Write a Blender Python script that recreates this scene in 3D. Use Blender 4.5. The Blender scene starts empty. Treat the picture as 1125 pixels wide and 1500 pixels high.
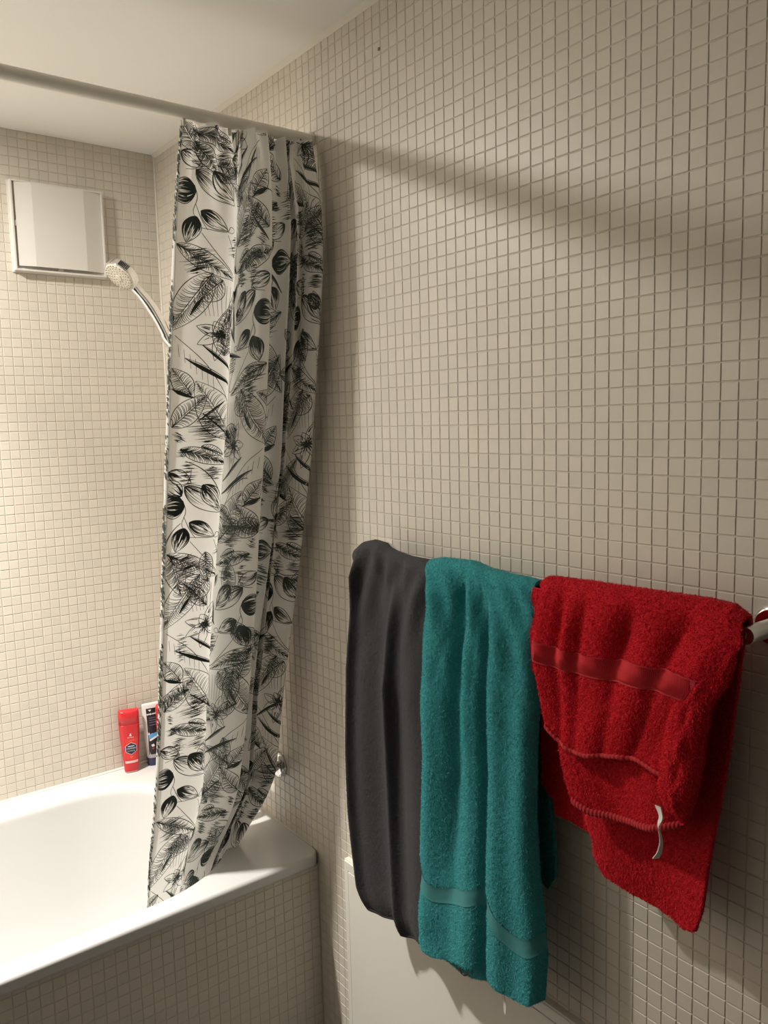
import bpy, bmesh, math, random
import numpy as np
from mathutils import Vector, Matrix

random.seed(7)
rng = np.random.default_rng(11)
scene = bpy.context.scene
COL = scene.collection

# ------------------------------------------------------------------ camera
CAM_POS = np.array([-0.99658, -1.32922, 1.59477])
CAM_R = np.array([[0.79285366, -0.60887985, -0.02546396],      # right
                  [0.08715691, 0.07193840, 0.99359375],        # up
                  [0.60314737, 0.78999380, -0.11010470]])      # forward
F_PX = 1192.5
cam_data = bpy.data.cameras.new('camera')
cam = bpy.data.objects.new('camera', cam_data)
COL.objects.link(cam)
cam_data.sensor_fit = 'VERTICAL'
cam_data.sensor_height = 36.0
cam_data.lens = F_PX / 1500.0 * 36.0
cam_data.clip_start = 0.02
mw = Matrix.Identity(4)
for r in range(3):
    mw[r][0], mw[r][1], mw[r][2], mw[r][3] = CAM_R[0][r], CAM_R[1][r], -CAM_R[2][r], CAM_POS[r]
cam.matrix_world = mw
scene.camera = cam

# ------------------------------------------------------------------ world, lamp, exposure
world = bpy.data.worlds.new('world')
scene.world = world
world.use_nodes = True
world.node_tree.nodes['Background'].inputs[0].default_value = (0.9, 0.85, 0.75, 1)
world.node_tree.nodes['Background'].inputs[1].default_value = 0.0
scene.view_settings.view_transform = 'Standard'
scene.view_settings.look = 'None'
scene.view_settings.exposure = 0.80
scene.view_settings.gamma = 1.0
scene.view_settings.use_curve_mapping = False
LAMP = Vector((-1.02, 0.58, 2.360))
LAMP_COLOR = (1.0, 0.955, 0.875)
LAMP_POWER = 13.0     # wide spill of the lamp
BEAM_POWER = 140.0    # its main downward beam
ld = bpy.data.lights.new('lamp_light', 'AREA')
ld.shape = 'DISK'; ld.size = 0.10; ld.energy = LAMP_POWER; ld.color = LAMP_COLOR
ld.spread = math.radians(180)
lo = bpy.data.objects.new('lamp_light', ld)
lo.location = LAMP - Vector((0, 0, 0.004))
COL.objects.link(lo)
sd = bpy.data.lights.new('lamp_beam', 'SPOT')
sd.energy = BEAM_POWER; sd.color = LAMP_COLOR; sd.spot_size = math.radians(100); sd.spot_blend = 1.0; sd.shadow_soft_size = 0.045
so = bpy.data.objects.new('lamp_beam', sd); so.location = LAMP - Vector((0, 0, 0.004)); COL.objects.link(so)

# ------------------------------------------------------------------ helpers
def tag(o, label=None, cat=None, group=None, kind=None):
    if label: o['label'] = label
    if cat: o['category'] = cat
    if group: o['group'] = group
    if kind: o['kind'] = kind
    return o

def empty(name, loc=(0, 0, 0)):
    o = bpy.data.objects.new(name, None); o.location = loc; o.empty_display_size = .05
    COL.objects.link(o); return o

def link(name, me, mat=None, parent=None, smooth=False):
    o = bpy.data.objects.new(name, me); COL.objects.link(o)
    if mat is not None and len(me.materials) == 0: me.materials.append(mat)
    if len(me.polygons): me.polygons.foreach_set('use_smooth', np.full(len(me.polygons), bool(smooth)))
    return place(o, parent)

def place(o, parent):
    if parent is not None:
        o.parent = parent
        wl = Vector((0, 0, 0)); p = parent
        while p is not None: wl += p.location; p = p.parent
        o.location = -wl
    return o

def np_mesh(name, verts, faces):
    """faces: (n,3) or (n,4) int array"""
    me = bpy.data.meshes.new(name)
    verts = np.asarray(verts, dtype=np.float32); faces = np.asarray(faces, dtype=np.int32)
    n, k = faces.shape
    me.vertices.add(len(verts)); me.vertices.foreach_set('co', verts.ravel())
    me.loops.add(n * k); me.loops.foreach_set('vertex_index', faces.ravel())
    me.polygons.add(n); me.polygons.foreach_set('loop_start', np.arange(0, n * k, k, dtype=np.int32))
    me.update(calc_edges=True); me.validate()
    return me

def grid_faces(nr, nc, off=0, flip=False):
    i, j = np.meshgrid(np.arange(nr - 1), np.arange(nc - 1), indexing='ij')
    a = i * nc + j
    q = np.stack([a, a + 1, a + nc + 1, a + nc], -1).reshape(-1, 4) + off
    return q[:, ::-1] if flip else q

def bm_obj(name, bm, mat, parent=None, smooth=False):
    me = bpy.data.meshes.new(name)
    bmesh.ops.recalc_face_normals(bm, faces=bm.faces)
    if smooth:
        for f in bm.faces: f.smooth = True
        for e in bm.edges:
            if len(e.link_faces) == 2 and e.calc_face_angle(0) > .75: e.smooth = False
    bm.to_mesh(me); bm.free()
    o = bpy.data.objects.new(name, me); COL.objects.link(o); me.materials.append(mat)
    return place(o, parent)

def add_box(bm, lo, hi, bevel=0.0, seg=2):
    vs = [bm.verts.new((x, y, z)) for x in (lo[0], hi[0]) for y in (lo[1], hi[1]) for z in (lo[2], hi[2])]
    fs = []
    for q in ((0, 1, 3, 2), (4, 6, 7, 5), (0, 4, 5, 1), (2, 3, 7, 6), (0, 2, 6, 4), (1, 5, 7, 3)):
        fs.append(bm.faces.new([vs[i] for i in q]))
    if bevel > 0:
        es = {e for f in fs for e in f.edges}
        bmesh.ops.bevel(bm, geom=list(es), offset=bevel, segments=seg, profile=.5, affect='EDGES')

def frame_of(d):
    d = Vector(d).normalized()
    a = Vector((0, 0, 1)) if abs(d.z) < .9 else Vector((1, 0, 0))
    x = d.cross(a).normalized(); y = d.cross(x).normalized()
    return x, y

def add_tube(bm, pts, radii, seg=20, cap=True):
    pts = [Vector(p) for p in pts]; rings = []
    if not hasattr(radii, '__len__'): radii = [radii] * len(pts)
    x = None
    for i, p in enumerate(pts):
        d = (pts[min(i + 1, len(pts) - 1)] - pts[max(i - 1, 0)]).normalized()
        if x is None: x, y = frame_of(d)
        else:
            x = (x - d * x.dot(d)).normalized(); y = d.cross(x)
        y = d.cross(x)
        rings.append([bm.verts.new(p + (x * math.cos(t) + y * math.sin(t)) * radii[i])
                      for t in [2 * math.pi * k / seg for k in range(seg)]])
    for a, b in zip(rings, rings[1:]):
        for k in range(seg):
            bm.faces.new((a[k], a[(k + 1) % seg], b[(k + 1) % seg], b[k]))
    if cap:
        bm.faces.new(rings[0][::-1]); bm.faces.new(rings[-1])
    return rings

def add_lathe(bm, origin, axis, prof, seg=32):
    """prof: list of (distance along axis, radius)"""
    o = Vector(origin); ax = Vector(axis).normalized(); x, y = frame_of(ax)
    rings = []
    for h, r in prof:
        c = o + ax * h
        if r < 1e-6: rings.append([bm.verts.new(c)])
        else: rings.append([bm.verts.new(c + (x * math.cos(t) + y * math.sin(t)) * r)
                            for t in [2 * math.pi * k / seg for k in range(seg)]])
    for a, b in zip(rings, rings[1:]):
        for k in range(seg):
            k2 = (k + 1) % seg
            if len(a) == 1: bm.faces.new((a[0], b[k2], b[k]))
            elif len(b) == 1: bm.faces.new((a[k], a[k2], b[0]))
            else: bm.faces.new((a[k], a[k2], b[k2], b[k]))

def catmull(P, n):
    P = np.asarray(P, float); P = np.vstack([2 * P[0] - P[1], P, 2 * P[-1] - P[-2]])
    out = []
    m = len(P) - 3
    for t in np.linspace(0, m - 1e-9, n):
        i = int(t); f = t - i
        p0, p1, p2, p3 = P[i:i + 4]
        out.append(.5 * (2 * p1 + (p2 - p0) * f + (2 * p0 - 5 * p1 + 4 * p2 - p3) * f * f + (3 * p1 - p0 - 3 * p2 + p3) * f ** 3))
    return np.array(out)

def resample(P, n):
    P = np.asarray(P, float); d = np.r_[0, np.cumsum(np.linalg.norm(np.diff(P, axis=0), axis=1))]
    t = np.linspace(0, d[-1], n)
    return np.stack([np.interp(t, d, P[:, k]) for k in range(P.shape[1])], -1)

def vnoise(X, Y, seed=0):
    r = np.random.default_rng(seed); T = r.random((256, 256))
    xi = np.floor(X).astype(int); yi = np.floor(Y).astype(int); fx = X - xi; fy = Y - yi
    fx = fx * fx * (3 - 2 * fx); fy = fy * fy * (3 - 2 * fy)
    g = lambda a, b: T[a % 256, b % 256]
    return (g(xi, yi) * (1 - fx) + g(xi + 1, yi) * fx) * (1 - fy) + (g(xi, yi + 1) * (1 - fx) + g(xi + 1, yi + 1) * fx) * fy - .5

# ------------------------------------------------------------------ materials
def mat(name, color, rough=.5, metal=0.0, **kw):
    m = bpy.data.materials.new(name); m.use_nodes = True
    b = m.node_tree.nodes['Principled BSDF']
    b.inputs['Base Color'].default_value = (*color, 1); b.inputs['Roughness'].default_value = rough
    b.inputs['Metallic'].default_value = metal
    for k, v in kw.items(): b.inputs[k].default_value = v
    return m

def noise_mat(name, c1, c2, scale=40, rough=.5, bump=0.0, bscale=200, dist=.001, **kw):
    m = mat(name, c1, rough, **kw); nt = m.node_tree; b = nt.nodes['Principled BSDF']
    tc = nt.nodes.new('ShaderNodeTexCoord')
    n = nt.nodes.new('ShaderNodeTexNoise'); n.inputs['Scale'].default_value = scale
    nt.links.new(tc.outputs['Object'], n.inputs['Vector'])
    mx = nt.nodes.new('ShaderNodeMix'); mx.data_type = 'RGBA'
    mx.inputs[6].default_value = (*c1, 1); mx.inputs[7].default_value = (*c2, 1)
    nt.links.new(n.outputs['Fac'], mx.inputs[0]); nt.links.new(mx.outputs[2], b.inputs['Base Color'])
    if bump:
        n2 = nt.nodes.new('ShaderNodeTexNoise'); n2.inputs['Scale'].default_value = bscale
        nt.links.new(tc.outputs['Object'], n2.inputs['Vector'])
        bp = nt.nodes.new('ShaderNodeBump'); bp.inputs['Strength'].default_value = bump; bp.inputs['Distance'].default_value = dist
        nt.links.new(n2.outputs['Fac'], bp.inputs['Height']); nt.links.new(bp.outputs['Normal'], b.inputs['Normal'])
    return m

def island_mat(name, c1, c2, rough=.5, **kw):
    """colour varies a little from piece to piece"""
    m = mat(name, c1, rough, **kw); nt = m.node_tree; b = nt.nodes['Principled BSDF']
    g = nt.nodes.new('ShaderNodeNewGeometry'); oi = nt.nodes.new('ShaderNodeObjectInfo')
    ad = nt.nodes.new('ShaderNodeMath'); ad.operation = 'ADD'
    fr = nt.nodes.new('ShaderNodeMath'); fr.operation = 'FRACT'
    nt.links.new(g.outputs['Random Per Island'], ad.inputs[0]); nt.links.new(oi.outputs['Random'], ad.inputs[1])
    nt.links.new(ad.outputs[0], fr.inputs[0])
    mx = nt.nodes.new('ShaderNodeMix'); mx.data_type = 'RGBA'
    mx.inputs[6].default_value = (*c1, 1); mx.inputs[7].default_value = (*c2, 1)
    nt.links.new(fr.outputs[0], mx.inputs[0]); nt.links.new(mx.outputs[2], b.inputs['Base Color'])
    return m

M_TILE = island_mat('cream_tile', (.62, .575, .50), (.66, .605, .525), .42)
M_GROUT = noise_mat('grout', (.54, .49, .415), (.60, .545, .465), 60, .9)
M_CEIL = noise_mat('ceiling_paint', (.87, .86, .83), (.89, .88, .85), 8, .9, .25, 180, .001)
M_LEFT = noise_mat('left_wall_paint', (.32, .305, .28), (.35, .33, .305), 4, .7)
M_PAINT = noise_mat('wall_paint', (.09, .085, .078), (.11, .105, .095), 4, .8)
M_FLOOR = noise_mat('floor_stone', (.09, .083, .075), (.12, .11, .10), 12, .5)
M_CAULK = mat('caulk', (.72, .68, .60), .6)
M_ENAMEL = noise_mat('white_enamel', (.60, .595, .585), (.62, .615, .605), 3, .16)
M_WHITE = noise_mat('white_lacquer', (.76, .73, .67), (.78, .75, .69), 5, .38)
M_VENT = noise_mat('vent_plastic', (.72, .69, .64), (.74, .71, .66), 30, .5, .12, 400, .0005)
M_RAIL = mat('rail_plastic', (.84, .81, .74), .45)
M_CHROME = mat('chrome', (.80, .80, .80), .07, 1.0)
M_DARKSLOT = mat('dark_slot', (.10, .095, .085), .7)
M_INK = noise_mat('printed_ink', (.030, .043, .037), (.048, .062, .055), 90, .8)
# ------------------------------------------------------------------ projection used to rank tiles by their size in view
def project(P):
    q = (np.asarray(P) - CAM_POS) @ CAM_R.T
    return 562.5 + F_PX * q[..., 0] / q[..., 2], 750 - F_PX * q[..., 1] / q[..., 2], q[..., 2]

# ------------------------------------------------------------------ tiled walls
PITCH = 0.025
TT = 0.0010     # tile stands this far above the grout

def tile_block(w, h):
    """verts of one tile, centred, local axes (a, b, n); its face lies at n = 0"""
    c = .0007
    a, b = w / 2, h / 2
    return np.array([(-a, -b, -TT * 1.5), (a, -b, -TT * 1.5), (a, b, -TT * 1.5), (-a, b, -TT * 1.5),
                     (-a, -b, -c), (a, -b, -c), (a, b, -c), (-a, b, -c),
                     (-a + c, -b + c, 0), (a - c, -b + c, 0), (a - c, b - c, 0), (-a + c, b - c, 0)])
TILE_F = np.array([(8, 9, 10, 11)] + [(4 + k, 4 + (k + 1) % 4, 8 + (k + 1) % 4, 8 + k) for k in range(4)]
                  + [(k, (k + 1) % 4, 4 + (k + 1) % 4, 4 + k) for k in range(4)])
FULL = PITCH - .0018
TILE_ME = None

def tiled(wall, origin, a, b, n, a0, b0, amin, amax, bmin, bmax, want):
    """tiles on the plane origin + a*u + b*v; lines at a0 + k*PITCH and b0 + k*PITCH.
    The 300 that show largest become objects, the rest one field."""
    global TILE_ME
    origin, a, b, n = (np.array(v, float) for v in (origin, a, b, n))
    basis = np.stack([a, b, n])
    if TILE_ME is None:
        TILE_ME = np_mesh('tile', tile_block(FULL, FULL), TILE_F); TILE_ME.polygons.foreach_set('use_smooth', np.zeros(9, dtype=bool)); TILE_ME.materials.append(M_TILE)
    cells = []
    for i in range(int(math.floor((amin - a0) / PITCH)), int(math.ceil((amax - a0) / PITCH))):
        for j in range(int(math.floor((bmin - b0) / PITCH)), int(math.ceil((bmax - b0) / PITCH))):
            u0, u1 = max(amin, a0 + i * PITCH), min(amax, a0 + (i + 1) * PITCH)
            v0, v1 = max(bmin, b0 + j * PITCH), min(bmax, b0 + (j + 1) * PITCH)
            if u1 - u0 < .005 or v1 - v0 < .005: continue
            cells.append(((u0 + u1) / 2, (v0 + v1) / 2, u1 - u0 - .0018, v1 - v0 - .0018))
    cells = np.array(cells)
    Pc = origin + cells[:, :1] * a + cells[:, 1:2] * b
    x, y, d = project(Pc)
    view = ((Pc - CAM_POS) / np.linalg.norm(Pc - CAM_POS, axis=1)[:, None]) @ n
    size = np.where((x > 3) & (x < 1122) & (y > 3) & (y < 1497) & (d > .1), np.abs(view) / np.maximum(d, .1) ** 2, 0)
    size = size * np.array([1.0 if want(p) else 0.0 for p in Pc])
    size[(cells[:, 2] < FULL - 1e-6) | (cells[:, 3] < FULL - 1e-6)] = 0
    order = np.argsort(-size); picked = [k for k in order[:300] if size[k] > 0]; pset = set(picked)
    Mb = Matrix(((a[0], b[0], n[0]), (a[1], b[1], n[1]), (a[2], b[2], n[2])))
    jit = rng.normal(0, 1, (len(cells), 5)).clip(-2, 2)
    for k in picked:
        o = bpy.data.objects.new('tile', TILE_ME)
        o.parent = wall
        R = Mb @ Matrix.Rotation(jit[k, 2] * .006, 3, 'X') @ Matrix.Rotation(jit[k, 3] * .006, 3, 'Y') @ Matrix.Rotation(jit[k, 4] * .005, 3, 'Z')
        o.matrix_local = Matrix.Translation(Vector(Pc[k] + a * jit[k, 0] * .00022 + b * jit[k, 1] * .00022)) @ R.to_4x4()
        COL.objects.link(o)
    V = []; nrest = 0
    for k in range(len(cells)):
        if k in pset: continue
        t = tile_block(cells[k, 2], cells[k, 3])
        t[:, 2] += (t[:, 1] * jit[k, 2] - t[:, 0] * jit[k, 3]) * .006
        t[:, :2] += jit[k, :2] * .00022
        V.append(Pc[k] + t @ basis); nrest += 1
    F = (TILE_F[None] + (np.arange(nrest) * 12)[:, None, None]).reshape(-1, 4)
    o = link('tile_field', np_mesh('tile_field', np.concatenate(V), F), M_TILE, wall)
    tag(o, kind='stuff')

def slab(name, lo, hi, m, kind='structure'):
    bm = bmesh.new(); add_box(bm, lo, hi)
    o = bm_obj(name, bm, m); tag(o, kind=kind); return o

YB = 1.0433; ZC = 2.388; XL = -1.75; YF = -2.35; RIM = .562
wall_right = slab('wall_right', (TT, YF, 0), (.10, YB + .1, ZC + .08), M_GROUT)
wall_back = slab('wall_back', (XL - .1, YB + TT, 0), (TT, YB + .1, ZC + .08), M_GROUT)
wall_left = slab('wall_left', (XL - .1, YF, 0), (XL, .20, ZC + .08), M_LEFT)
wall_alcove = slab('wall_alcove', (XL - .1, .20, 0), (XL, YB + TT, ZC + .08), M_TILE)
wall_front = slab('wall_front', (XL - .1, YF - .1, 0), (.10, YF, ZC + .08), M_PAINT)
ceiling = slab('ceiling', (XL, YF, ZC), (TT, YB + TT, ZC + .08), M_CEIL)
floor = slab('floor', (XL - .1, YF - .1, -.08), (.10, YB + .1, 0), M_FLOOR)
ZR = RIM - .004
tiled(wall_right, (0, 0, 0), (0, -1, 0), (0, 0, 1), (-1, 0, 0), 0.0, 1.56 - 70 * PITCH, -YB, 1.75, .02, ZC,
      lambda p: p[2] > 1.385)
tiled(wall_back, (0, YB, 0), (1, 0, 0), (0, 0, 1), (0, -1, 0), -.02887, 1.56 + .0834 - 70 * PITCH, XL, -.0035, RIM - .03, ZC,
      lambda p: p[2] > .80 and not (-.43 < p[0] < -.15 and 1.98 < p[2] < 2.27))
# masonry front of the bath, tiled
AP_Y = .276
wall_bath = slab('wall_bath', (XL, AP_Y + TT, 0), (-.0005, AP_Y + .05, RIM - .034), M_GROUT)
tiled(wall_bath, (0, AP_Y, 0), (1, 0, 0), (0, 0, 1), (0, -1, 0), -.026, RIM - .034 - 22 * PITCH - .012, XL, -.002, .002, RIM - .036,
      lambda p: True)
# sealant lines
bm = bmesh.new()
vs = [(-.0005, ZC), (-.011, ZC), (-.006, ZC - .004), (-.0005, ZC - .009)]
ra = [bm.verts.new((x, YF, z)) for x, z in vs]; rb = [bm.verts.new((x, YB - .001, z)) for x, z in vs]
for k in range(4): bm.faces.new((ra[k], ra[(k + 1) % 4], rb[(k + 1) % 4], rb[k]))
bm.faces.new(ra); bm.faces.new(rb[::-1])
tag(bm_obj('trim_1', bm, M_CAULK), kind='structure')
bm = bmesh.new()
add_tube(bm, [(-.001, YB - .001, RIM), (-.001, YB - .001, ZC - .001)], .0042, 10)
tag(bm_obj('trim_2', bm, M_CAULK, smooth=True), kind='structure')
bm = bmesh.new()
add_tube(bm, [(XL, YB - .0005, RIM + .011), (-.004, YB - .0005, RIM + .011), (-.0005, YB - .004, RIM + .011), (-.0005, .90, RIM + .010), (-.0005, .78, RIM + .001), (-.0005, .300, RIM + .0005)], [.0045, .0045, .0045, .004, .0035, .0015], 10)
tag(bm_obj('trim_3', bm, M_CAULK, smooth=True), kind='structure')
# small brown plug in the right wall
bm = bmesh.new(); add_lathe(bm, (.001, -.045, 2.295), (-1, 0, 0), [(0, .0035), (.002, .0032), (.0028, .0018), (.003, 0)], 14)
o = bm_obj('wall_plug', bm, mat('brown_plug', (.22, .15, .09), .7), wall_right); o['label'] = 'small brown plugged hole'

# ------------------------------------------------------------------ bathtub
bath = empty('bathtub', (-.9, .65, 0))
tag(bath, 'white enamel built-in bathtub with a rounded rim in front of the back wall', 'bathtub')
CX, CY = -.42, .643
def lip(o, n=56):
    """inner outline at inset o, right end elliptical, left end rounded"""
    a, b = .345 - o, .337 - o
    xl, al = -1.42, .20 - o * .6
    pts = []
    for k in range(n):
        t = -math.pi / 2 + math.pi * k / (n - 1)
        c, s = math.cos(t), math.sin(t)
        pts.append((CX + a * abs(c) ** .92 * (1 if c >= 0 else -1), CY + b * abs(s) ** .98 * (1 if s > 0 else -1)))
    for k in range(20): pts.append((CX + (xl - CX) * (k + 1) / 21, CY + b))
    for k in range(n):
        t = math.pi / 2 + math.pi * k / (n - 1)
        pts.append((xl + al * math.cos(t), CY + b * math.sin(t)))
    for k in range(20): pts.append((xl + (CX - xl) * (k + 1) / 21, CY - b))
    return pts
def outer(o, n=8):
    x0, x1, y0, y1 = XL + .001 + o, -.001 - o * .3, .262 + o, YB - .001 - o * .3
    r = max(.028 - o, .004); pts = []
    for (cx, cy, t0, rr) in ((x1 - r, y0 + r, -math.pi / 2, r), (x1 - .004, y1 - .004, 0, .004), (x0 + .004, y1 - .004, math.pi / 2, .004), (x0 + .004, y0 + .004, math.pi, .004)):
        for k in range(n): 
            t = t0 + math.pi / 2 * k / (n - 1); pts.append((cx + rr * math.cos(t), cy + rr * math.sin(t)))
    return pts
bm = bmesh.new()
def ring(pts, z): return [bm.verts.new((x, y, z)) for x, y in pts]
def skin(A, B):
    n = len(A)
    for k in range(n): bm.faces.new((A[k], A[(k + 1) % n], B[(k + 1) % n], B[k]))
prof = []
for t in np.linspace(0, math.pi / 2, 7): prof.append((.026 * math.sin(t), RIM - .026 * (1 - math.cos(t))))
prof += [(.036, .48), (.052, .40), (.075, .30), (.105, .21), (.135, .175), (.18, .155), (.26, .15)]
R = [ring(lip(o), z) for o, z in prof]
for A, B in zip(R, R[1:]): skin(A, B)
bm.faces.new(R[-1])
oprof = [(.009 * (1 - math.sin(t)), RIM - .009 * (1 - math.cos(t))) for t in np.linspace(0, math.pi / 2, 5)]
O = [ring(outer(o), z) for o, z in oprof] + [ring(outer(.001), RIM - .024)] + [ring(outer(.006), RIM - .033), ring(outer(.013), RIM - .033)]
for A, B in zip(O, O[1:]): skin(A, B)
for f in bm.faces: f.smooth = True
def edges_of(Rg):
    out = []
    for k in range(len(Rg)):
        e = bm.edges.get((Rg[k], Rg[(k + 1) % len(Rg)]))
        out.append(e)
    return out
for v in bm.verts:
    if v.co.z > .45: v.co.z += .010 * min(1, max(0, (v.co.y - .78) / .15)) * min(1, (v.co.z - .45) / .08)
g = bmesh.ops.triangle_fill(bm, use_beauty=True, edges=edges_of(R[0]) + edges_of(O[0]))
bm_obj('tub_shell', bm, M_ENAMEL, bath)
bm = bmesh.new(); add_lathe(bm, (-.62, .643, .149), (0, 0, 1), [(0, .035), (.003, .034), (.004, .026), (.002, .022), (.002, 0)])
bm_obj('drain', bm, M_CHROME, bath, True)

# ------------------------------------------------------------------ ceiling lamp over the bath (source of the light)
lamp = empty('ceiling_lamp', LAMP)
tag(lamp, 'small round white ceiling spotlight above the bathtub', 'lamp')
bm = bmesh.new(); add_lathe(bm, (LAMP.x, LAMP.y, ZC), (0, 0, -1), [(0, .075), (.021, .075), (.026, .071), (.026, .060), (.020, .058), (.020, 0)], 40)
bm_obj('housing', bm, M_VENT, lamp)
m = bpy.data.materials.new('lamp_glow'); m.use_nodes = True
e = m.node_tree.nodes['Principled BSDF']; e.inputs['Emission Color'].default_value = (*LAMP_COLOR, 1); e.inputs['Emission Strength'].default_value = 12
bm = bmesh.new(); add_lathe(bm, (LAMP.x, LAMP.y, ZC - .0205), (0, 0, -1), [(0, .057), (.001, .055), (.002, 0)], 40)
bm_obj('diffuser', bm, m, lamp)

# ------------------------------------------------------------------ ventilation cover on the back wall
vent = empty('ventilation_cover', (-.29, YB, 2.02))
tag(vent, 'square white plastic ventilation cover high on the back wall', 'vent')
vx0, vx1, vz0, vz1 = -.412, -.170, 2.021, 2.254
bm = bmesh.new()
def framerect(bm, x0, x1, z0, z1, w, y0, y1):
    o = [(x0, z0), (x1, z0), (x1, z1), (x0, z1)]; i = [(x0 + w, z0 + w), (x1 - w, z0 + w), (x1 - w, z1 - w), (x0 + w, z1 - w)]
    of, inf = [bm.verts.new((x, y0, z)) for x, z in o], [bm.verts.new((x, y0, z)) for x, z in i]
    ob, ib = [bm.verts.new((x, y1, z)) for x, z in o], [bm.verts.new((x, y1, z)) for x, z in i]
    for k in range(4):
        k2 = (k + 1) % 4
        bm.faces.new((of[k], of[k2], inf[k2], inf[k])); bm.faces.new((ob[k], ib[k], ib[k2], ob[k2]))
        bm.faces.new((of[k], ob[k], ob[k2], of[k2])); bm.faces.new((inf[k], inf[k2], ib[k2], ib[k]))
framerect(bm, vx0, vx1, vz0, vz1, .004, YB - .026, YB)
framerect(bm, vx0 - .003, vx1 + .003, vz0 - .003, vz1 + .003, .010, YB - .006, YB)
bm_obj('frame', bm, M_VENT, vent)
bm = bmesh.new()      # front plate: flat middle with a chamfer to each side
px = [vx0 + .0105, vx0 + .052, vx0 + .188, vx1 - .0045]
py = [YB - .022, YB - .031, YB - .031, YB - .018]
zb_, zt_ = vz0 + .012, vz1 - .0045
top = [bm.verts.new((x, y, zt_)) for x, y in zip(px, py)]; bot = [bm.verts.new((x, y, zb_)) for x, y in zip(px, py)]
topb = [bm.verts.new((x, y + .003, zt_)) for x, y in zip(px, py)]; botb = [bm.verts.new((x, y + .003, zb_)) for x, y in zip(px, py)]
for k in range(3):
    bm.faces.new((bot[k], bot[k + 1], top[k + 1], top[k])); bm.faces.new((botb[k], topb[k], topb[k + 1], botb[k + 1]))
    bm.faces.new((top[k], top[k + 1], topb[k + 1], topb[k])); bm.faces.new((bot[k], botb[k], botb[k + 1], bot[k + 1]))
bm.faces.new((bot[0], top[0], topb[0], botb[0])); bm.faces.new((bot[3], botb[3], topb[3], top[3]))
bm_obj('front_plate', bm, M_VENT, vent)
bm = bmesh.new(); add_box(bm, (vx0 + .004, YB - .0165, vz0 + .004), (vx1 - .004, YB - .001, vz1 - .004)); bm_obj('back_plate', bm, mat('vent_recess', (.66, .63, .58), .7), vent)
for (x0, x1, z0, z1) in ((vx0 + .11, vx0 + .125, vz0 + .006, vz0 + .018), (vx0 + .006, vx0 + .016, vz0 + .115, vz0 + .13)):
    bm = bmesh.new(); add_box(bm, (x0, YB - .0225, z0), (x1, YB - .016, z1), .001, 1); bm_obj('clip', bm, M_VENT, vent)

# ------------------------------------------------------------------ curtain rail
rail = empty('curtain_rail', (0, .20, 2.197))
tag(rail, 'cream round shower curtain rail fixed to the tiled right wall', 'rail')
bm = bmesh.new(); add_tube(bm, [(XL + .001, .20, 2.197), (-.002, .20, 2.197)], .0128, 28); bm_obj('tube', bm, M_RAIL, rail, True)
for x, s in ((-.0005, -1), (XL + .0005, 1)):
    bm = bmesh.new(); add_lathe(bm, (x, .20, 2.197), (s, 0, 0), [(0, .0165), (.007, .0165), (.010, .0145), (.010, .0125)], 28)
    o = bm_obj('end_cap', bm, M_RAIL, rail)

# ------------------------------------------------------------------ shower handset, holder
hs = empty('shower_handset', (-.10, .78, 1.84))
tag(hs, 'chrome hand shower with a round spray head beside the curtain', 'shower head')
HC = Vector((-.226, .752, 1.983)); HN = Vector((-.675, -.16, -.722)).normalized()
bm = bmesh.new(); add_lathe(bm, HC, HN, [(-.018, 0), (-.018, .026), (-.0155, .036), (-.011, .0415), (.004, .0435), (.008, .0435), (.0095, .0425), (.0095, .0405)], 44)
bm_obj('head_shell', bm, M_CHROME, hs, True)
M_FACE = mat('spray_plate', (.62, .58, .50), .45)
bm = bmesh.new(); add_lathe(bm, HC, HN, [(.0085, .041), (.0105, .0395), (.0125, .030), (.013, 0)], 44)
face = bm_obj('spray_plate', bm, M_FACE, hs, True)
fx, fy = frame_of(HN); M_NOZ = mat('nozzle_rubber', (.36, .31, .24), .6)
bm = bmesh.new()
for rr, cnt in ((.013, 8), (.021, 14), (.0285, 18), (.0355, 24)):
    for k in range(cnt):
        t = 2 * math.pi * (k + rr * 100) / cnt
        add_lathe(bm, HC + (fx * math.cos(t) + fy * math.sin(t)) * rr + HN * .0105, HN, [(0, .0017), (.0035, .0013), (.0038, 0)], 7)
o = bm_obj('nozzles', bm, M_NOZ, face); tag(o, kind='stuff')
bm = bmesh.new(); add_lathe(bm, HC, HN, [(.0125, .009), (.0145, .0085), (.015, 0)], 24); bm_obj('center_disc', bm, M_FACE, face)
# dark ribbed grip on the rim, towards the camera
bm = bmesh.new()
tocam = Vector(CAM_POS) - HC; q = (tocam - HN * tocam.dot(HN)).normalized(); side = HN.cross(q).normalized()
for k in range(-3, 4):
    d = (q * math.cos(k * .09 + .25) + side * math.sin(k * .09 + .25)).normalized()
    add_tube(bm, [HC + d * .0438 - HN * .008, HC + d * .0445 + HN * .007], .0016, 8)
bm_obj('grip_ribs', bm, mat('dark_rubber', (.05, .055, .05), .5), hs, True)
hp = catmull([(-.205, .760, 1.966), (-.187, .760, 1.951), (-.165, .764, 1.930), (-.142, .769, 1.902), (-.122, .774, 1.872), (-.106, .778, 1.843)], 24)
bm = bmesh.new(); add_tube(bm, hp, list(np.interp(np.linspace(0, 1, 24), [0, .2, .6, 1], [.0105, .0130, .0160, .0145])), 24); bm_obj('handle', bm, M_CHROME, hs, True)
hold = empty('shower_holder', (0, .78, 1.83))
tag(hold, 'chrome wall holder gripping the hand shower at the curtain edge', 'holder')
bm = bmesh.new(); add_lathe(bm, (-.0005, .78, 1.83), (-1, 0, 0), [(0, .022), (.006, .022), (.009, .018), (.010, .010)], 28); bm_obj('wall_plate', bm, M_CHROME, hold, True)
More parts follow.
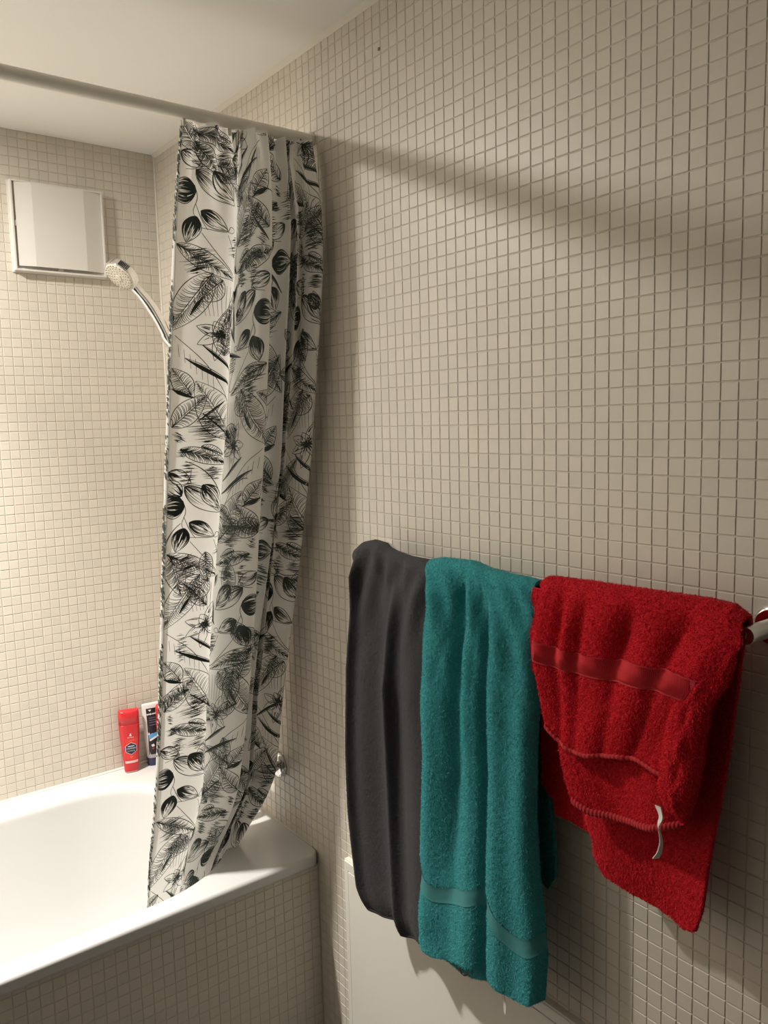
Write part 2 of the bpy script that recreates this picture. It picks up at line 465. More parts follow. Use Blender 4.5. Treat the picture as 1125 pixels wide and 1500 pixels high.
bm = bmesh.new(); add_tube(bm, [(-.008, .78, 1.83), (-.082, .78, 1.825)], .009, 18); bm_obj('arm', bm, M_CHROME, hold, True)
ax = Vector((.016, .004, -.030)).normalized(); c0 = Vector((-.107, .7785, 1.8445))
bm = bmesh.new(); add_lathe(bm, c0, ax, [(0, .0140), (.0, .0165), (.012, .0165), (.022, .0145), (.034, .0105), (.040, .0085), (.040, 0)], 28); bm_obj('cone_socket', bm, M_CHROME, hold, True)
hose = catmull([c0 + ax * .038, c0 + ax * .07, (-.06, .775, 1.70), (-.045, .72, 1.40), (-.04, .64, 1.00), (-.05, .60, .80), (-.075, .575, .70)], 60)
bm = bmesh.new(); add_tube(bm, hose, .0065, 12); o = bm_obj('shower_hose', bm, M_CHROME, None, True)
tag(o, 'chrome shower hose hanging behind the curtain from the hand shower', 'hose')

# ------------------------------------------------------------------ bath mixer on the right wall
mx = empty('bath_mixer', (0, .52, .73))
tag(mx, 'chrome wall mixer tap above the bathtub end, half behind the curtain', 'tap')
for y in (.445, .595):
    bm = bmesh.new(); add_lathe(bm, (-.0005, y, .725), (-1, 0, 0), [(0, .033), (.005, .033), (.010, .030), (.013, .022), (.014, .014)], 36); bm_obj('flange', bm, M_CHROME, mx, True)
    bm = bmesh.new(); add_tube(bm, [(-.008, y, .725), (-.078, y, .725)], .0155, 24); bm_obj('inlet', bm, M_CHROME, mx, True)
bm = bmesh.new(); add_tube(bm, [(-.078, .425, .725), (-.078, .43, .725), (-.078, .61, .725), (-.078, .615, .725)], [.017, .021, .021, .017], 28); bm_obj('body', bm, M_CHROME, mx, True)
bm = bmesh.new(); add_tube(bm, [(-.085, .53, .722), (-.13, .53, .712), (-.16, .53, .690)], [.014, .013, .012], 20); bm_obj('spout', bm, M_CHROME, mx, True)
bm = bmesh.new(); add_tube(bm, [(-.078, .52, .744), (-.080, .52, .762), (-.12, .52, .775)], [.016, .012, .007], 18); bm_obj('lever', bm, M_CHROME, mx, True)
# ------------------------------------------------------------------ shower curtain
Z_TOP, Z_BOT = 2.183, .455
#            z      left x, y       right x, y
CUR = np.array([
    (2.183, -.295, .200, -.012, .190), (2.08, -.308, .205, -.010, .168), (2.00, -.315, .210, -.009, .158),
    (1.86, -.323, .225, -.009, .178), (1.53, -.338, .262, -.012, .243), (1.17, -.345, .318, -.016, .360),
    (.95, -.348, .355, -.034, .400), (.80, -.354, .378, -.038, .418), (.72, -.360, .390, -.044, .426), (.66, -.364, .398, -.080, .435),
    (.60, -.370, .408, -.112, .446), (.55, -.372, .416, -.140, .452), (.50, -.374, .424, -.160, .458), (.455, -.376, .430, -.175, .462)])
SEC = [(0, -.007), (.012, .002), (.03, .004), (.05, .004), (.15, .006), (.29, .010), (.38, .002), (.425, -.022), (.440, -.016), (.452, .014), (.485, .046), (.545, .056), (.60, .044), (.632, .008),
       (.640, -.055), (.645, -.078), (.651, -.055), (.665, -.020), (.70, -.010), (.735, .006), (.765, .014), (.778, -.014), (.784, -.050), (.789, -.075), (.794, -.045), (.800, .004), (.812, .010), (.82, -.024), (.85, -.020),
       (.868, -.016), (.878, .026), (.925, .046), (.975, .030), (1.0, -.014)]
SEC = [(a_, d_ * (1.35 if a_ > .42 else 1.0)) for a_, d_ in SEC]
sec = catmull(SEC, 1200)
arc = np.r_[0, np.cumsum(np.hypot(np.diff(sec[:, 0]) * .30, np.diff(sec[:, 1])))]
CLOTH_W = arc[-1]
NS, NT = 420, 320
s_ax = np.linspace(0, CLOTH_W, NS)
A_s = np.interp(s_ax, arc, sec[:, 0]); D_s = np.interp(s_ax, arc, sec[:, 1])
z_ax = np.linspace(Z_TOP, Z_BOT, NT)
def cur(col): return np.interp(-z_ax, -CUR[:, 0], CUR[:, col])
def smooth1(v, n=9):
    k = np.ones(n) / n; return np.convolve(np.pad(v, n // 2, mode='edge'), k, 'valid')
Lx, Ly, Rx, Ry = (smooth1(cur(k), 15) for k in (1, 2, 3, 4))
drop = (Z_TOP - z_ax)[:, None]
dsc = (np.interp(z_ax, [.455, .56, .66, .95, 1.3, 1.9, 2.08, 2.183], [.25, .42, .75, 1.0, 1.0, .85, .6, .30]))[:, None]
ph = s_ax[None] / CLOTH_W
a = A_s[None] + .010 * np.sin(drop * 4.1 + ph * 9) * np.minimum(1, drop / .3) * np.sin(np.pi * ph)
ruff = np.exp(-drop / .085) * (.0120 * np.sin(ph * 2 * np.pi * 15 + drop * 14 + 1.5 * np.sin(ph * 21)) + .006 * np.sin(ph * 2 * np.pi * 29 + 2))
d = D_s[None] * dsc + ruff * (ph > .03) + .0035 * np.sin(drop * 9 + ph * 13) * np.sin(np.pi * ph) * np.minimum(1, drop * 4)
dirx, diry = Rx - Lx, Ry - Ly
nl = np.hypot(dirx, diry); nx, ny = (diry / nl)[:, None], (-dirx / nl)[:, None]      # towards the room
GX = Lx[:, None] + a * dirx[:, None] + d * nx
GY = Ly[:, None] + a * diry[:, None] + d * ny
GZ = np.repeat(z_ax[:, None], NS, 1)
GX = np.minimum(GX, -.006)
G = np.stack([GX, GY, GZ], -1)
gs = np.gradient(G, axis=1); gt = np.gradient(G, axis=0)
GN = np.cross(gt, gs); GN /= np.maximum(np.linalg.norm(GN, axis=-1, keepdims=True), 1e-9)
if GN[NT // 2, 40, 1] > 0: GN = -GN

M_CLOTH = bpy.data.materials.new('curtain_cloth'); M_CLOTH.use_nodes = True
nt = M_CLOTH.node_tree; nt.nodes.clear()
out = nt.nodes.new('ShaderNodeOutputMaterial'); mixs = nt.nodes.new('ShaderNodeMixShader')
df = nt.nodes.new('ShaderNodeBsdfDiffuse'); tr = nt.nodes.new('ShaderNodeBsdfTranslucent')
tc = nt.nodes.new('ShaderNodeTexCoord'); wv = nt.nodes.new('ShaderNodeTexNoise'); wv.inputs['Scale'].default_value = 900
rm = nt.nodes.new('ShaderNodeMix'); rm.data_type = 'RGBA'
rm.inputs[6].default_value = (.80, .795, .77, 1); rm.inputs[7].default_value = (.86, .855, .83, 1)
nt.links.new(tc.outputs['Object'], wv.inputs['Vector']); nt.links.new(wv.outputs['Fac'], rm.inputs[0])
nt.links.new(rm.outputs[2], df.inputs['Color']); nt.links.new(rm.outputs[2], tr.inputs['Color'])
mixs.inputs[0].default_value = .45
nt.links.new(df.outputs[0], mixs.inputs[1]); nt.links.new(tr.outputs[0], mixs.inputs[2]); nt.links.new(mixs.outputs[0], out.inputs[0])

curtain = empty('shower_curtain', (-.15, .20, Z_TOP))
tag(curtain, 'white shower curtain with dark botanical line print gathered at the right wall', 'curtain')
link('cloth', np_mesh('cloth', G.reshape(-1, 3), grid_faces(NT, NS, flip=True)), M_CLOTH, curtain, True)

def on_cloth(s, t, h):
    """cloth coordinates (metres across, metres down) to space, h above the outer face"""
    x = np.clip(np.asarray(s) / CLOTH_W * (NS - 1), 0, NS - 1.001); y = np.clip((np.asarray(t)) / (Z_TOP - Z_BOT) * (NT - 1), 0, NT - 1.001)
    i, j = y.astype(int), x.astype(int); fy, fx = (y - i)[..., None], (x - j)[..., None]
    def bl(Q): return (Q[i, j] * (1 - fx) + Q[i, j + 1] * fx) * (1 - fy) + (Q[i + 1, j] * (1 - fx) + Q[i + 1, j + 1] * fx) * fy
    n = bl(GN); n /= np.maximum(np.linalg.norm(n, axis=-1, keepdims=True), 1e-9)
    return bl(G) + n * h

class Ink:
    def __init__(self): self.V = []; self.F = []; self.n = 0
    def stroke(self, pts, w, h=.0006, step=.0035):
        pts = np.asarray(pts, float)
        L = np.linalg.norm(np.diff(pts, axis=0), axis=1).sum()
        if L < .001: return
        n = max(2, int(L / step) + 1)
        dd = np.r_[0, np.cumsum(np.linalg.norm(np.diff(pts, axis=0), axis=1))]
        w = np.atleast_1d(np.asarray(w, float)) * 1.15 + .0001
        wd = np.interp(np.linspace(0, 1, n), np.linspace(0, 1, len(w)), w) if len(w) > 1 else np.full(n, w[0])
        tt = np.linspace(0, dd[-1], n)
        P = np.stack([np.interp(tt, dd, pts[:, k]) for k in (0, 1)], -1)
        T = np.gradient(P, axis=0); T /= np.maximum(np.linalg.norm(T, axis=1, keepdims=True), 1e-9)
        N = np.stack([-T[:, 1], T[:, 0]], -1) * wd[:, None] / 2
        a, b = P + N, P - N
        ok = (P[:, 0] > .0005) & (P[:, 0] < CLOTH_W - .001) & (P[:, 1] > .001) & (P[:, 1] < Z_TOP - Z_BOT - .003)
        if not ok.any(): return
        q = np.stack([a, b], 1).reshape(-1, 2)
        X = on_cloth(q[:, 0], q[:, 1], h)
        k = np.arange(n - 1); k = k[ok[:-1] & ok[1:]]
        self.V.append(X); self.F.append(np.stack([2 * k, 2 * k + 1, 2 * k + 3, 2 * k + 2], -1) + self.n); self.n += 2 * n
    def make(self, name, parent, m):
        return link(name, np_mesh(name, np.concatenate(self.V), np.concatenate(self.F)), m, parent, True)

ink = Ink(); prn = random.Random(5)
def bez(p, c, q, n=14):
    t = np.linspace(0, 1, n)[:, None]; p, c, q = map(np.asarray, (p, c, q))
    return (1 - t) ** 2 * p + 2 * t * (1 - t) * c + t * t * q
def axes(p, q):
    p, q = np.array(p, float), np.array(q, float); L = np.linalg.norm(q - p); u = (q - p) / L
    return p, q, L, u, np.array([-u[1], u[0]])
def blade(p, q, w, k, n=16):
    """a line from base p to tip q bulging sideways by k*w"""
    p, q, L, u, v = axes(p, q); t = np.linspace(0, 1, n)[:, None]
    return p + u * L * t + v * k * w * np.sin(np.pi * t ** .8) ** .85
def m_bud(p, q, w, dark, n):
    for k in (-.5, .5): ink.stroke(blade(p, q, w, k), [.0008, .0014, .0010])
    for i in range(int(n * (1.8 + 1.6 * dark))):
        k = prn.uniform(-.47, .47); l = blade(p, q, w, k, 20)
        e = prn.uniform(.35, .95) * (.55 + .45 * dark); m = max(3, int(20 * e)); s0 = 0 if prn.random() < .7 else prn.randint(0, 6)
        ww = .0008 + .0026 * dark * prn.random()
        ink.stroke(l[s0:m], [ww * .8, ww, ww * .15])
    for i in range(int(n * .8)):
        k = prn.uniform(-.4, .4); l = blade(p, q, w, k, 20); a0 = prn.randint(9, 15)
        ink.stroke(l[a0:a0 + 5], [.0002, .0010, .0002])
def m_leaf(p, q, w, n, ang, sides):
    for sgn, bit in ((-.5, 1), (.5, 2)):
        if not sides & bit and False: continue
        edge = blade(p, q, w, sgn, 40); mid = blade(p, q, w, 0, 40)
        ink.stroke(edge, [.0006, .0014, .0012, .0006])
        nn = int(n * 1.5) if sides & bit else n
        for i in range(nn):
            f = (i + prn.uniform(.2, .8)) / nn; j0 = int(f * 36); sh = int(ang * 5)
            j1 = min(39, j0 + sh)
            e = mid[j0] + (edge[j1] - mid[j0]) * prn.uniform(.75, 1.0); c = (mid[j0] + e) / 2 + (mid[min(39, j0 + 2)] - mid[j0])
            st = mid[j0] + (e - mid[j0]) * prn.choice((.0, .05, .15))
            ink.stroke(bez(st, c, e, 8), [.0011, .0011, .0005])
    ink.stroke(blade(p, q, w, .03), [.0018, .0014, .0006]); ink.stroke(blade(p, q, w, -.05), [.0012, .0008, .0004])
def m_spear(p, q, w):
    p_, q_, L, u, v = axes(p, q)
    ink.stroke(blade(p, q, w, .12), [.0008, w * .75, w * .6, .0004]); ink.stroke(blade(p, q, w, -.5), [.0006, .0012, .0006])
def m_shade(p, q, n, slope):
    x0, y0, x1, y1 = *p, *q
    for i in range(n):
        f = (i + prn.random()) / n; y = y0 + f * (y1 - y0); hw = math.sqrt(max(0, 1 - (2 * f - 1) ** 2)) * .5 + .08
        xm = (x0 + x1) / 2 + prn.uniform(-.1, .1) * (x1 - x0); hw *= abs(x1 - x0) * prn.uniform(.5, 1)
        for k in range(3):
            xa = xm + prn.uniform(-hw, 0); xb = xm + prn.uniform(0, hw)
            ink.stroke(bez((xa, y - slope * (xa - xm)), (xm, y + prn.uniform(-.003, .003)), (xb, y - slope * (xb - xm)), 7), [.0002, .0010, .0003])
def m_flower(c, r):
    c = np.array(c)
    for k, (th, l) in enumerate(((-1.25, 1.0), (-.1, .75), (.75, .8), (1.75, 1.05), (2.7, .95), (3.45, .95), (4.2, .55))):
        q = c + r * l * np.array([math.cos(th), math.sin(th)])
        for s in (-.5, .5): ink.stroke(blade(c, q, r * .42, s), [.0006, .0013, .0009])
        for i in range(9):
            l_ = blade(c, q, r * .42, prn.uniform(-.38, .38), 18); a0 = prn.choice((1, 1, 2, 8)); ink.stroke(l_[a0:a0 + prn.randint(4, 8)], [.0012, .0013, .0002])
    for i in range(12):
        th = prn.uniform(0, 6.28); ink.stroke([c, c + r * .16 * np.array([math.cos(th), math.sin(th)])], [.003, .0008])
def motif(mm, f):
    k = mm[0]
    if k == 'bud': m_bud(f(mm[1]), f(mm[2]), mm[3], mm[4], mm[5])
    elif k == 'leaf': m_leaf(f(mm[1]), f(mm[2]), mm[3], mm[4], mm[5], mm[6])
    elif k == 'spear': m_spear(f(mm[1]), f(mm[2]), mm[3])
    elif k == 'stem':
        P = np.array([f(p) for p in mm[1]]); P = catmull(P, 8 * len(P)) if len(P) > 2 else P
        ink.stroke(P, [mm[2] * .7, mm[2], mm[2] * .6])
    elif k == 'shade': m_shade(f(mm[1]), f(mm[2]), mm[3], mm[4])
    elif k == 'flower': m_flower(f(mm[1]), mm[2])
PRINT = [
    ['leaf', [0.0726, 0.007], [0.1213, 0.0265], 0.02, 8, 0.8, 3],
    ['shade', [0.0182, 0.013], [0.0549, 0.0295], 9, 0],
    ['shade', [0.0243, 0.0385], [0.0716, 0.0864], 14, 0],
    ['bud', [0.0424, 0.0894], [0.1244, 0.1508], 0.042, 0.25, 12],
    ['bud', [0.044, 0.1313], [-0.0071, 0.1313], 0.05, 0.9, 20],
    ['bud', [0.0459, 0.179], [0.0291, 0.2285], 0.036, 0.85, 16],
    ['bud', [0.055, 0.1673], [0.1083, 0.2008], 0.03, 0.6, 14],
    ['stem', [[0.041, 0.1193], [0.047, 0.1433], [0.04, 0.1673], [0.0441, 0.1819]], 0.0012],
    ['stem', [[0.0441, 0.1553], [0.0559, 0.1819], [0.0689, 0.2023]], 0.0012],
    ['stem', [[0.0569, 0.1993], [0.1045, 0.2037], [0.1138, 0.1935], [0.1247, 0.1979], [0.1184, 0.2052], [0.1064, 0.2028]], 0.0012],
    ['leaf', [0.0116, 0.232], [0.1301, 0.2954], 0.036, 16, 1.0, 3],
    ['stem', [[0.0575, 0.2081], [0.0916, 0.2489], [0.1295, 0.2867], [0.1366, 0.2736], [0.1088, 0.2095]], 0.0012],
    ['shade', [0.0158, 0.2372], [0.0899, 0.2867], 24, 0.25],
    ['shade', [0.1088, 0.2095], [0.151, 0.2518], 16, 0.2],
    ['leaf', [0.0819, 0.2838], [0.0005, 0.4004], 0.062, 26, 0.75, 1],
    ['leaf', [0.1024, 0.2969], [0.0575, 0.3377], 0.05, 14, 0.5, 2],
    ['stem', [[0.0632, 0.3027], [0.0646, 0.3377], [0.0717, 0.3675]], 0.0008],
    ['stem', [[0.0728, 0.3036], [0.0737, 0.3377], [0.0796, 0.3675]], 0.0008],
    ['stem', [[0.0823, 0.3045], [0.0828, 0.3377], [0.0876, 0.3675]], 0.0008],
    ['stem', [[0.0919, 0.3053], [0.0919, 0.3377], [0.0955, 0.3675]], 0.0008],
    ['stem', [[0.1014, 0.3062], [0.101, 0.3377], [0.1034, 0.3675]], 0.0008],
    ['stem', [[0.111, 0.3071], [0.1102, 0.3377], [0.1114, 0.3675]], 0.0008],
    ['stem', [[0.1206, 0.308], [0.1193, 0.3377], [0.1193, 0.3675]], 0.0008],
    ['stem', [[0.1301, 0.3088], [0.1284, 0.3377], [0.1272, 0.3675]], 0.0008],
    ['stem', [[0.1397, 0.3097], [0.1375, 0.3377], [0.1352, 0.3675]], 0.0008],
    ['spear', [0.065, 0.3318], [0.0411, 0.3675], 0.009],
    ['spear', [0.1442, 0.3643], [0.1232, 0.3878], 0.012],
    ['spear', [0.1607, 0.3406], [0.1717, 0.4145], 0.006],
    ['spear', [0.1486, 0.3784], [0.1758, 0.4176], 0.007],
    ['flower', [0.1018, 0.4019], 0.052],
    ['spear', [0.0668, 0.4239], [0.1423, 0.4803], 0.007],
    ['spear', [0.0346, 0.4505], [0.1433, 0.5085], 0.01],
    ['stem', [[0.0146, 0.4067], [0.0698, 0.4552], [0.1073, 0.5054], [0.1348, 0.5509]], 0.0012],
    ['stem', [[0.0211, 0.4239], [0.0242, 0.449]], 0.0007],
    ['stem', [[0.0325, 0.4333], [0.0357, 0.4603]], 0.0007],
    ['stem', [[0.0439, 0.4427], [0.0472, 0.4715]], 0.0007],
    ['stem', [[0.0554, 0.4521], [0.0587, 0.4828]], 0.0007],
    ['stem', [[0.0668, 0.4615], [0.0703, 0.4941]], 0.0007],
    ['stem', [[0.0783, 0.4709], [0.0818, 0.5054]], 0.0007],
    ['stem', [[0.0897, 0.4803], [0.0933, 0.5167]], 0.0007],
    ['leaf', [0.0501, 0.5242], [0.0106, 0.4709], 0.04, 12, 0.6, 3],
    ['spear', [0.0119, 0.5117], [0.0563, 0.5305], 0.01],
    ['leaf', [0.137, 0.6151], [0.0572, 0.496], 0.075, 22, 0.7, 1],
    ['leaf', [0.0142, 0.5885], [0.08, 0.5242], 0.046, 16, 0.9, 3],
    ['shade', [0.0394, 0.565], [0.1352, 0.6214], 26, 0.05],
    ['stem', [[0.0733, 0.5618], [0.137, 0.6136]], 0.003],
    ['shade', [0.0146, 0.5995], [0.0412, 0.6214], 8, -0.5],
    ['leaf', [0.0316, 0.6339], [0.1349, 0.6684], 0.03, 20, 1.3, 3],
    ['stem', [[0.1409, 0.6684], [0.1404, 0.6308], [0.1446, 0.6042], [0.1477, 0.6339], [0.1429, 0.6684]], 0.0022],
    ['stem', [[0.1584, 0.5995], [0.1516, 0.6308], [0.1488, 0.6653]], 0.003],
    ['spear', [0.1329, 0.6684], [0.1639, 0.6402], 0.008],
    ['bud', [0.0111, 0.6797], [0.056, 0.7056], 0.03, 0.3, 9],
    ['stem', [[0.055, 0.6765], [0.0536, 0.6926], [0.0441, 0.7088], [0.0222, 0.7127]], 0.0012],
    ['shade', [0.0709, 0.6716], [0.126, 0.6991], 12, 0],
    ['bud', [0.0783, 0.7104], [0.1223, 0.7638], 0.038, 0.55, 14],
    ['spear', [0.1276, 0.6894], [0.1411, 0.7282], 0.01],
]
PERIOD = .622
BLOCK = .150
nblk = int(CLOTH_W / BLOCK) + 1
for b in range(nblk):
    sh = (0, .23, .44, .12, .35)[b % 5]
    for rep in range(-1, 4):
        for mm in PRINT:
            if b % 2 == 0: f = lambda p: (p[0] + b * BLOCK, p[1] + rep * PERIOD + sh)
            else: f = lambda p: ((b + 1) * BLOCK - p[0], p[1] + rep * PERIOD + sh)
            motif(mm, f)
# filler foliage between the main motifs
for k in range(190):
    s0, t0 = prn.uniform(0, CLOTH_W), prn.uniform(0, 1.72); an = prn.uniform(0, 6.28); L_ = prn.uniform(.055, .11)
    q = (s0 + L_ * math.cos(an), t0 + L_ * math.sin(an)); kind = prn.random()
    if kind < .50: m_leaf((s0, t0), q, L_ * prn.uniform(.35, .6), int(L_ * 230), prn.uniform(.5, 1.1), 3)
    elif kind < .62: m_spear((s0, t0), q, prn.uniform(.004, .008))
    elif kind < .80: m_shade((s0, t0), (s0 + prn.uniform(.03, .07), t0 + prn.uniform(.03, .07)), 16, prn.uniform(-.3, .3))
    elif kind < .90: m_bud((s0, t0), (s0 + .55 * (q[0] - s0), t0 + .55 * (q[1] - t0)), L_ * .35, prn.uniform(.3, .8), 12)
    else:
        c_ = ((s0 + q[0]) / 2 + prn.uniform(-.03, .03), (t0 + q[1]) / 2 + prn.uniform(-.03, .03)); ink.stroke(bez((s0, t0), c_, q, 20), [.0012, .0018, .0010])
# dark flecks printed along the turned side hem
for k in range(1500):
    t = prn.uniform(.01, 1.70); lo_ = .5 + .5 * math.sin(t * 17) + .3 * math.sin(t * 41)
    if prn.random() > lo_ * .8 + .15: continue
    s0 = prn.uniform(.0012, .008); ink.stroke([(s0, t), (s0 + prn.uniform(.0015, .0030), t + prn.uniform(-.003, .012))], [.0012, .0026, .0008], h=.0026, step=.002)
p_ = ink.make('printed_pattern', curtain, M_INK); tag(p_, 'dark green-black leaf and flower line print', kind='stuff')
# turned side hem, a narrow doubled strip down the free edge
tv = np.linspace(.003, Z_TOP - Z_BOT - .004, 260); sv = np.array([.0008, .002, .005, .009, .0105, .011])
hv = np.array([.0002, .0014, .0017, .0016, .0010, .0001])
V = np.stack([on_cloth(np.full(260, s), tv, h) for s, h in zip(sv, hv)], 1).reshape(-1, 3)
link('side_hem', np_mesh('side_hem', V, grid_faces(260, 6, flip=True)), M_CLOTH, curtain, True)
# little white hooks between cloth and rail
M_HOOK = mat('hook_plastic', (.75, .73, .68), .4)
for fr in (.02, .20, .36, .52, .68, .84, .97):
    x = Lx[0] + fr * (Rx[0] - Lx[0]); bm = bmesh.new()
    add_box(bm, (x - .0035, .1965, Z_TOP - .012), (x + .0035, .2005, Z_TOP + .004), .001, 1); bm_obj('hook', bm, M_HOOK, curtain)

# ------------------------------------------------------------------ towel rail
BAR_X, BAR_Z = -.062, 1.327
M_POST = mat('satin_chrome', (.78, .78, .76), .30, 1.0)
tr_ = empty('towel_rail', (0, -.425, BAR_Z))
tag(tr_, 'chrome towel rail on the right wall carrying three towels', 'towel rail')
bm = bmesh.new(); add_tube(bm, [(BAR_X, -.83, BAR_Z), (BAR_X, -.036, BAR_Z)], .0095, 24); bm_obj('bar', bm, M_CHROME, tr_, True)
for y in (-.83, -.036):
    bm = bmesh.new(); add_lathe(bm, (-.0005, y, BAR_Z), (-1, 0, 0), [(0, .0265), (.0035, .0265), (.006, .0245), (.0075, .021), (.0075, .010)], 40); bm_obj('flange', bm, M_CHROME, tr_, True)
    bm = bmesh.new(); add_lathe(bm, (-.004, y, BAR_Z), (-1, 0, 0), [(0, .0112), (.056, .0112), (.0665, .0112), (.068, .0105), (.068, .0085), (.0665, .0078), (.0665, 0)], 32); bm_obj('post', bm, M_POST, tr_, True)

# ------------------------------------------------------------------ towels
def coons(top, right, hem, left, nu, nv):
    T, H, L, R = resample(top, nu), resample(hem, nu), resample(left, nv), resample(right, nv)
    u = np.linspace(0, 1, nu)[None, :, None]; v = np.linspace(0, 1, nv)[:, None, None]
    c = lambda P: P[None, None]
    S = (1 - v) * T[None] + v * H[None] + (1 - u) * L[:, None] + u * R[:, None] \
        - ((1 - u) * (1 - v) * c(T[0]) + u * (1 - v) * c(T[-1]) + (1 - u) * v * c(H[0]) + u * v * c(H[-1]))
    return S[..., 0], S[..., 1]
def bump(u, c, w): return np.exp(-((u - c) / w) ** 2)

class Towel:
    def __init__(self, name, label, m, thick, loc):
        self.name, self.m, self.thick = name, m, thick; self.V = []; self.F = []; self.n = 0; self.sheets = []
        self.label = label; self.loc = loc
    def sheet(self, outline, xfun, nu, nv, fuzz=.0012, fs=420, seed=1, pile=True, mask=None, back=None):
        """one hanging layer; with back=(outline, xfun, nv) it runs over the bar and down behind it"""
        def layer(ol, fn, n):
            Y, Z = coons(*ol, nu, n)
            U = np.linspace(0, 1, nu)[None].repeat(n, 0); Vv = np.linspace(0, 1, n)[:, None].repeat(nu, 1)
            return np.stack([fn(U, Vv, Y, Z), Y, Z], -1), U, Vv
        G, U, Vv = layer(outline, xfun, nv)
        soft = np.ones((nv, nu)) if mask is None else mask(U, Vv, G[..., 1], G[..., 2])
        mid = nv // 2; self.nb = 0
        if back is not None:
            B, _, _ = layer(back[0], back[1], back[2])
            G = np.concatenate([B[::-1][:-1], G]); soft = np.concatenate([np.ones((back[2] - 1, nu)), soft]); mid += back[2] - 1; self.nb = back[2] - 1
        N = np.cross(np.gradient(G, axis=0), np.gradient(G, axis=1)); N /= np.maximum(np.linalg.norm(N, axis=-1, keepdims=True), 1e-9)
        flip = N[mid, nu // 2, 0] < 0
        if not flip: N = -N
        Y, Z = G[..., 1], G[..., 2] + G[..., 0] * .7
        nz = vnoise(Y * fs * 1.3, Z * fs, seed) + .8 * vnoise(Y * fs * 2.3, Z * fs * 2.3, seed + 1) + .35 * vnoise(Y * fs * .3, Z * fs * .3, seed + 2)
        G = G + N * (nz * fuzz * soft - .0006 * (1 - soft))[..., None]
        self.V.append(G.reshape(-1, 3)); self.F.append(grid_faces(len(G), nu, self.n, flip=flip)); self.n += G.shape[0] * nu
        if pile: self.sheets.append((G, N, soft, self.nb))
        return G, N
    def build(self, tufts, length, width, cat, m_pile):
        o = link(self.name, np_mesh(self.name, np.concatenate(self.V) - np.array(self.loc), np.concatenate(self.F)), self.m, None, True)
        o.location = self.loc
        tag(o, self.label, cat, 'towels on the rail')
        md = o.modifiers.new('thickness', 'SOLIDIFY'); md.thickness = self.thick; md.offset = -1 if True else 0
        # terry loops
        area = [np.linalg.norm(np.cross(np.gradient(G, axis=0), np.gradient(G, axis=1)), axis=-1) * s for G, N, s, nb in self.sheets]
        tot = sum(a.sum() for a in area); VV = []
        for (G, N, s, nb), A in zip(self.sheets, area):
            k = int(tufts * A.sum() / tot); p = (A / A.sum()).ravel()
            idx = rng.choice(A.size, k, p=p); nv, nu = A.shape
            i, j = idx // nu, idx % nu
            i2, j2 = np.minimum(i + 1, nv - 1), np.minimum(j + 1, nu - 1)
            f1, f2 = rng.random((k, 1)), rng.random((k, 1))
            P = G[i, j] + (G[i2, j] - G[i, j]) * f1 + (G[i, j2] - G[i, j]) * f2
            inner = ((i < nb - 6) & (rng.random(k) < .75))[:, None]     # the hidden rear side needs few loops
            n = N[i, j]; P = np.where(inner, P - n * self.thick, P); n = np.where(inner, -n, n); r = rng.normal(0, 1, (k, 3))
            dirv = n * .62 + np.array([0, 0, -.55]) + r * .42; dirv /= np.linalg.norm(dirv, axis=1, keepdims=True)
            side = np.cross(dirv, rng.normal(0, 1, (k, 3))); side /= np.linalg.norm(side, axis=1, keepdims=True)
            l = length * rng.uniform(.6, 1.25, (k, 1)); w = width * rng.uniform(.7, 1.3, (k, 1))
            base = P - n * .0006
            VV.append(np.stack([base - side * w / 2, base + side * w / 2, base + dirv * l], 1).reshape(-1, 3))
        VV = np.concatenate(VV)
        pl = link('terry_pile', np_mesh('terry_pile', VV, np.arange(len(VV)).reshape(-1, 3)), m_pile, o)
        tag(pl, kind='stuff')
        return o

def over_bar(X0, r, ztop, Z, sgn=-1):
    dz = np.clip(ztop - Z, 0, None)
    return X0 + sgn * np.where(dz < r, np.sqrt(np.maximum(0, r * r - (r - np.minimum(dz, r)) ** 2)), r)

def cloth_mat(name, c1, c2, sheen=.05):
    m = noise_mat(name, c1, c2, 260, .95, .5, 700, .001)
    b = m.node_tree.nodes['Principled BSDF']; b.inputs['Sheen Weight'].default_value = sheen; b.inputs['Sheen Roughness'].default_value = .5
    b.inputs['Specular IOR Level'].default_value = .1
    return m
def pile_mat(name, c1, c2):
    m = island_mat(name, c1, c2, .95); m.node_tree.nodes['Principled BSDF'].inputs['Specular IOR Level'].default_value = .1; return m

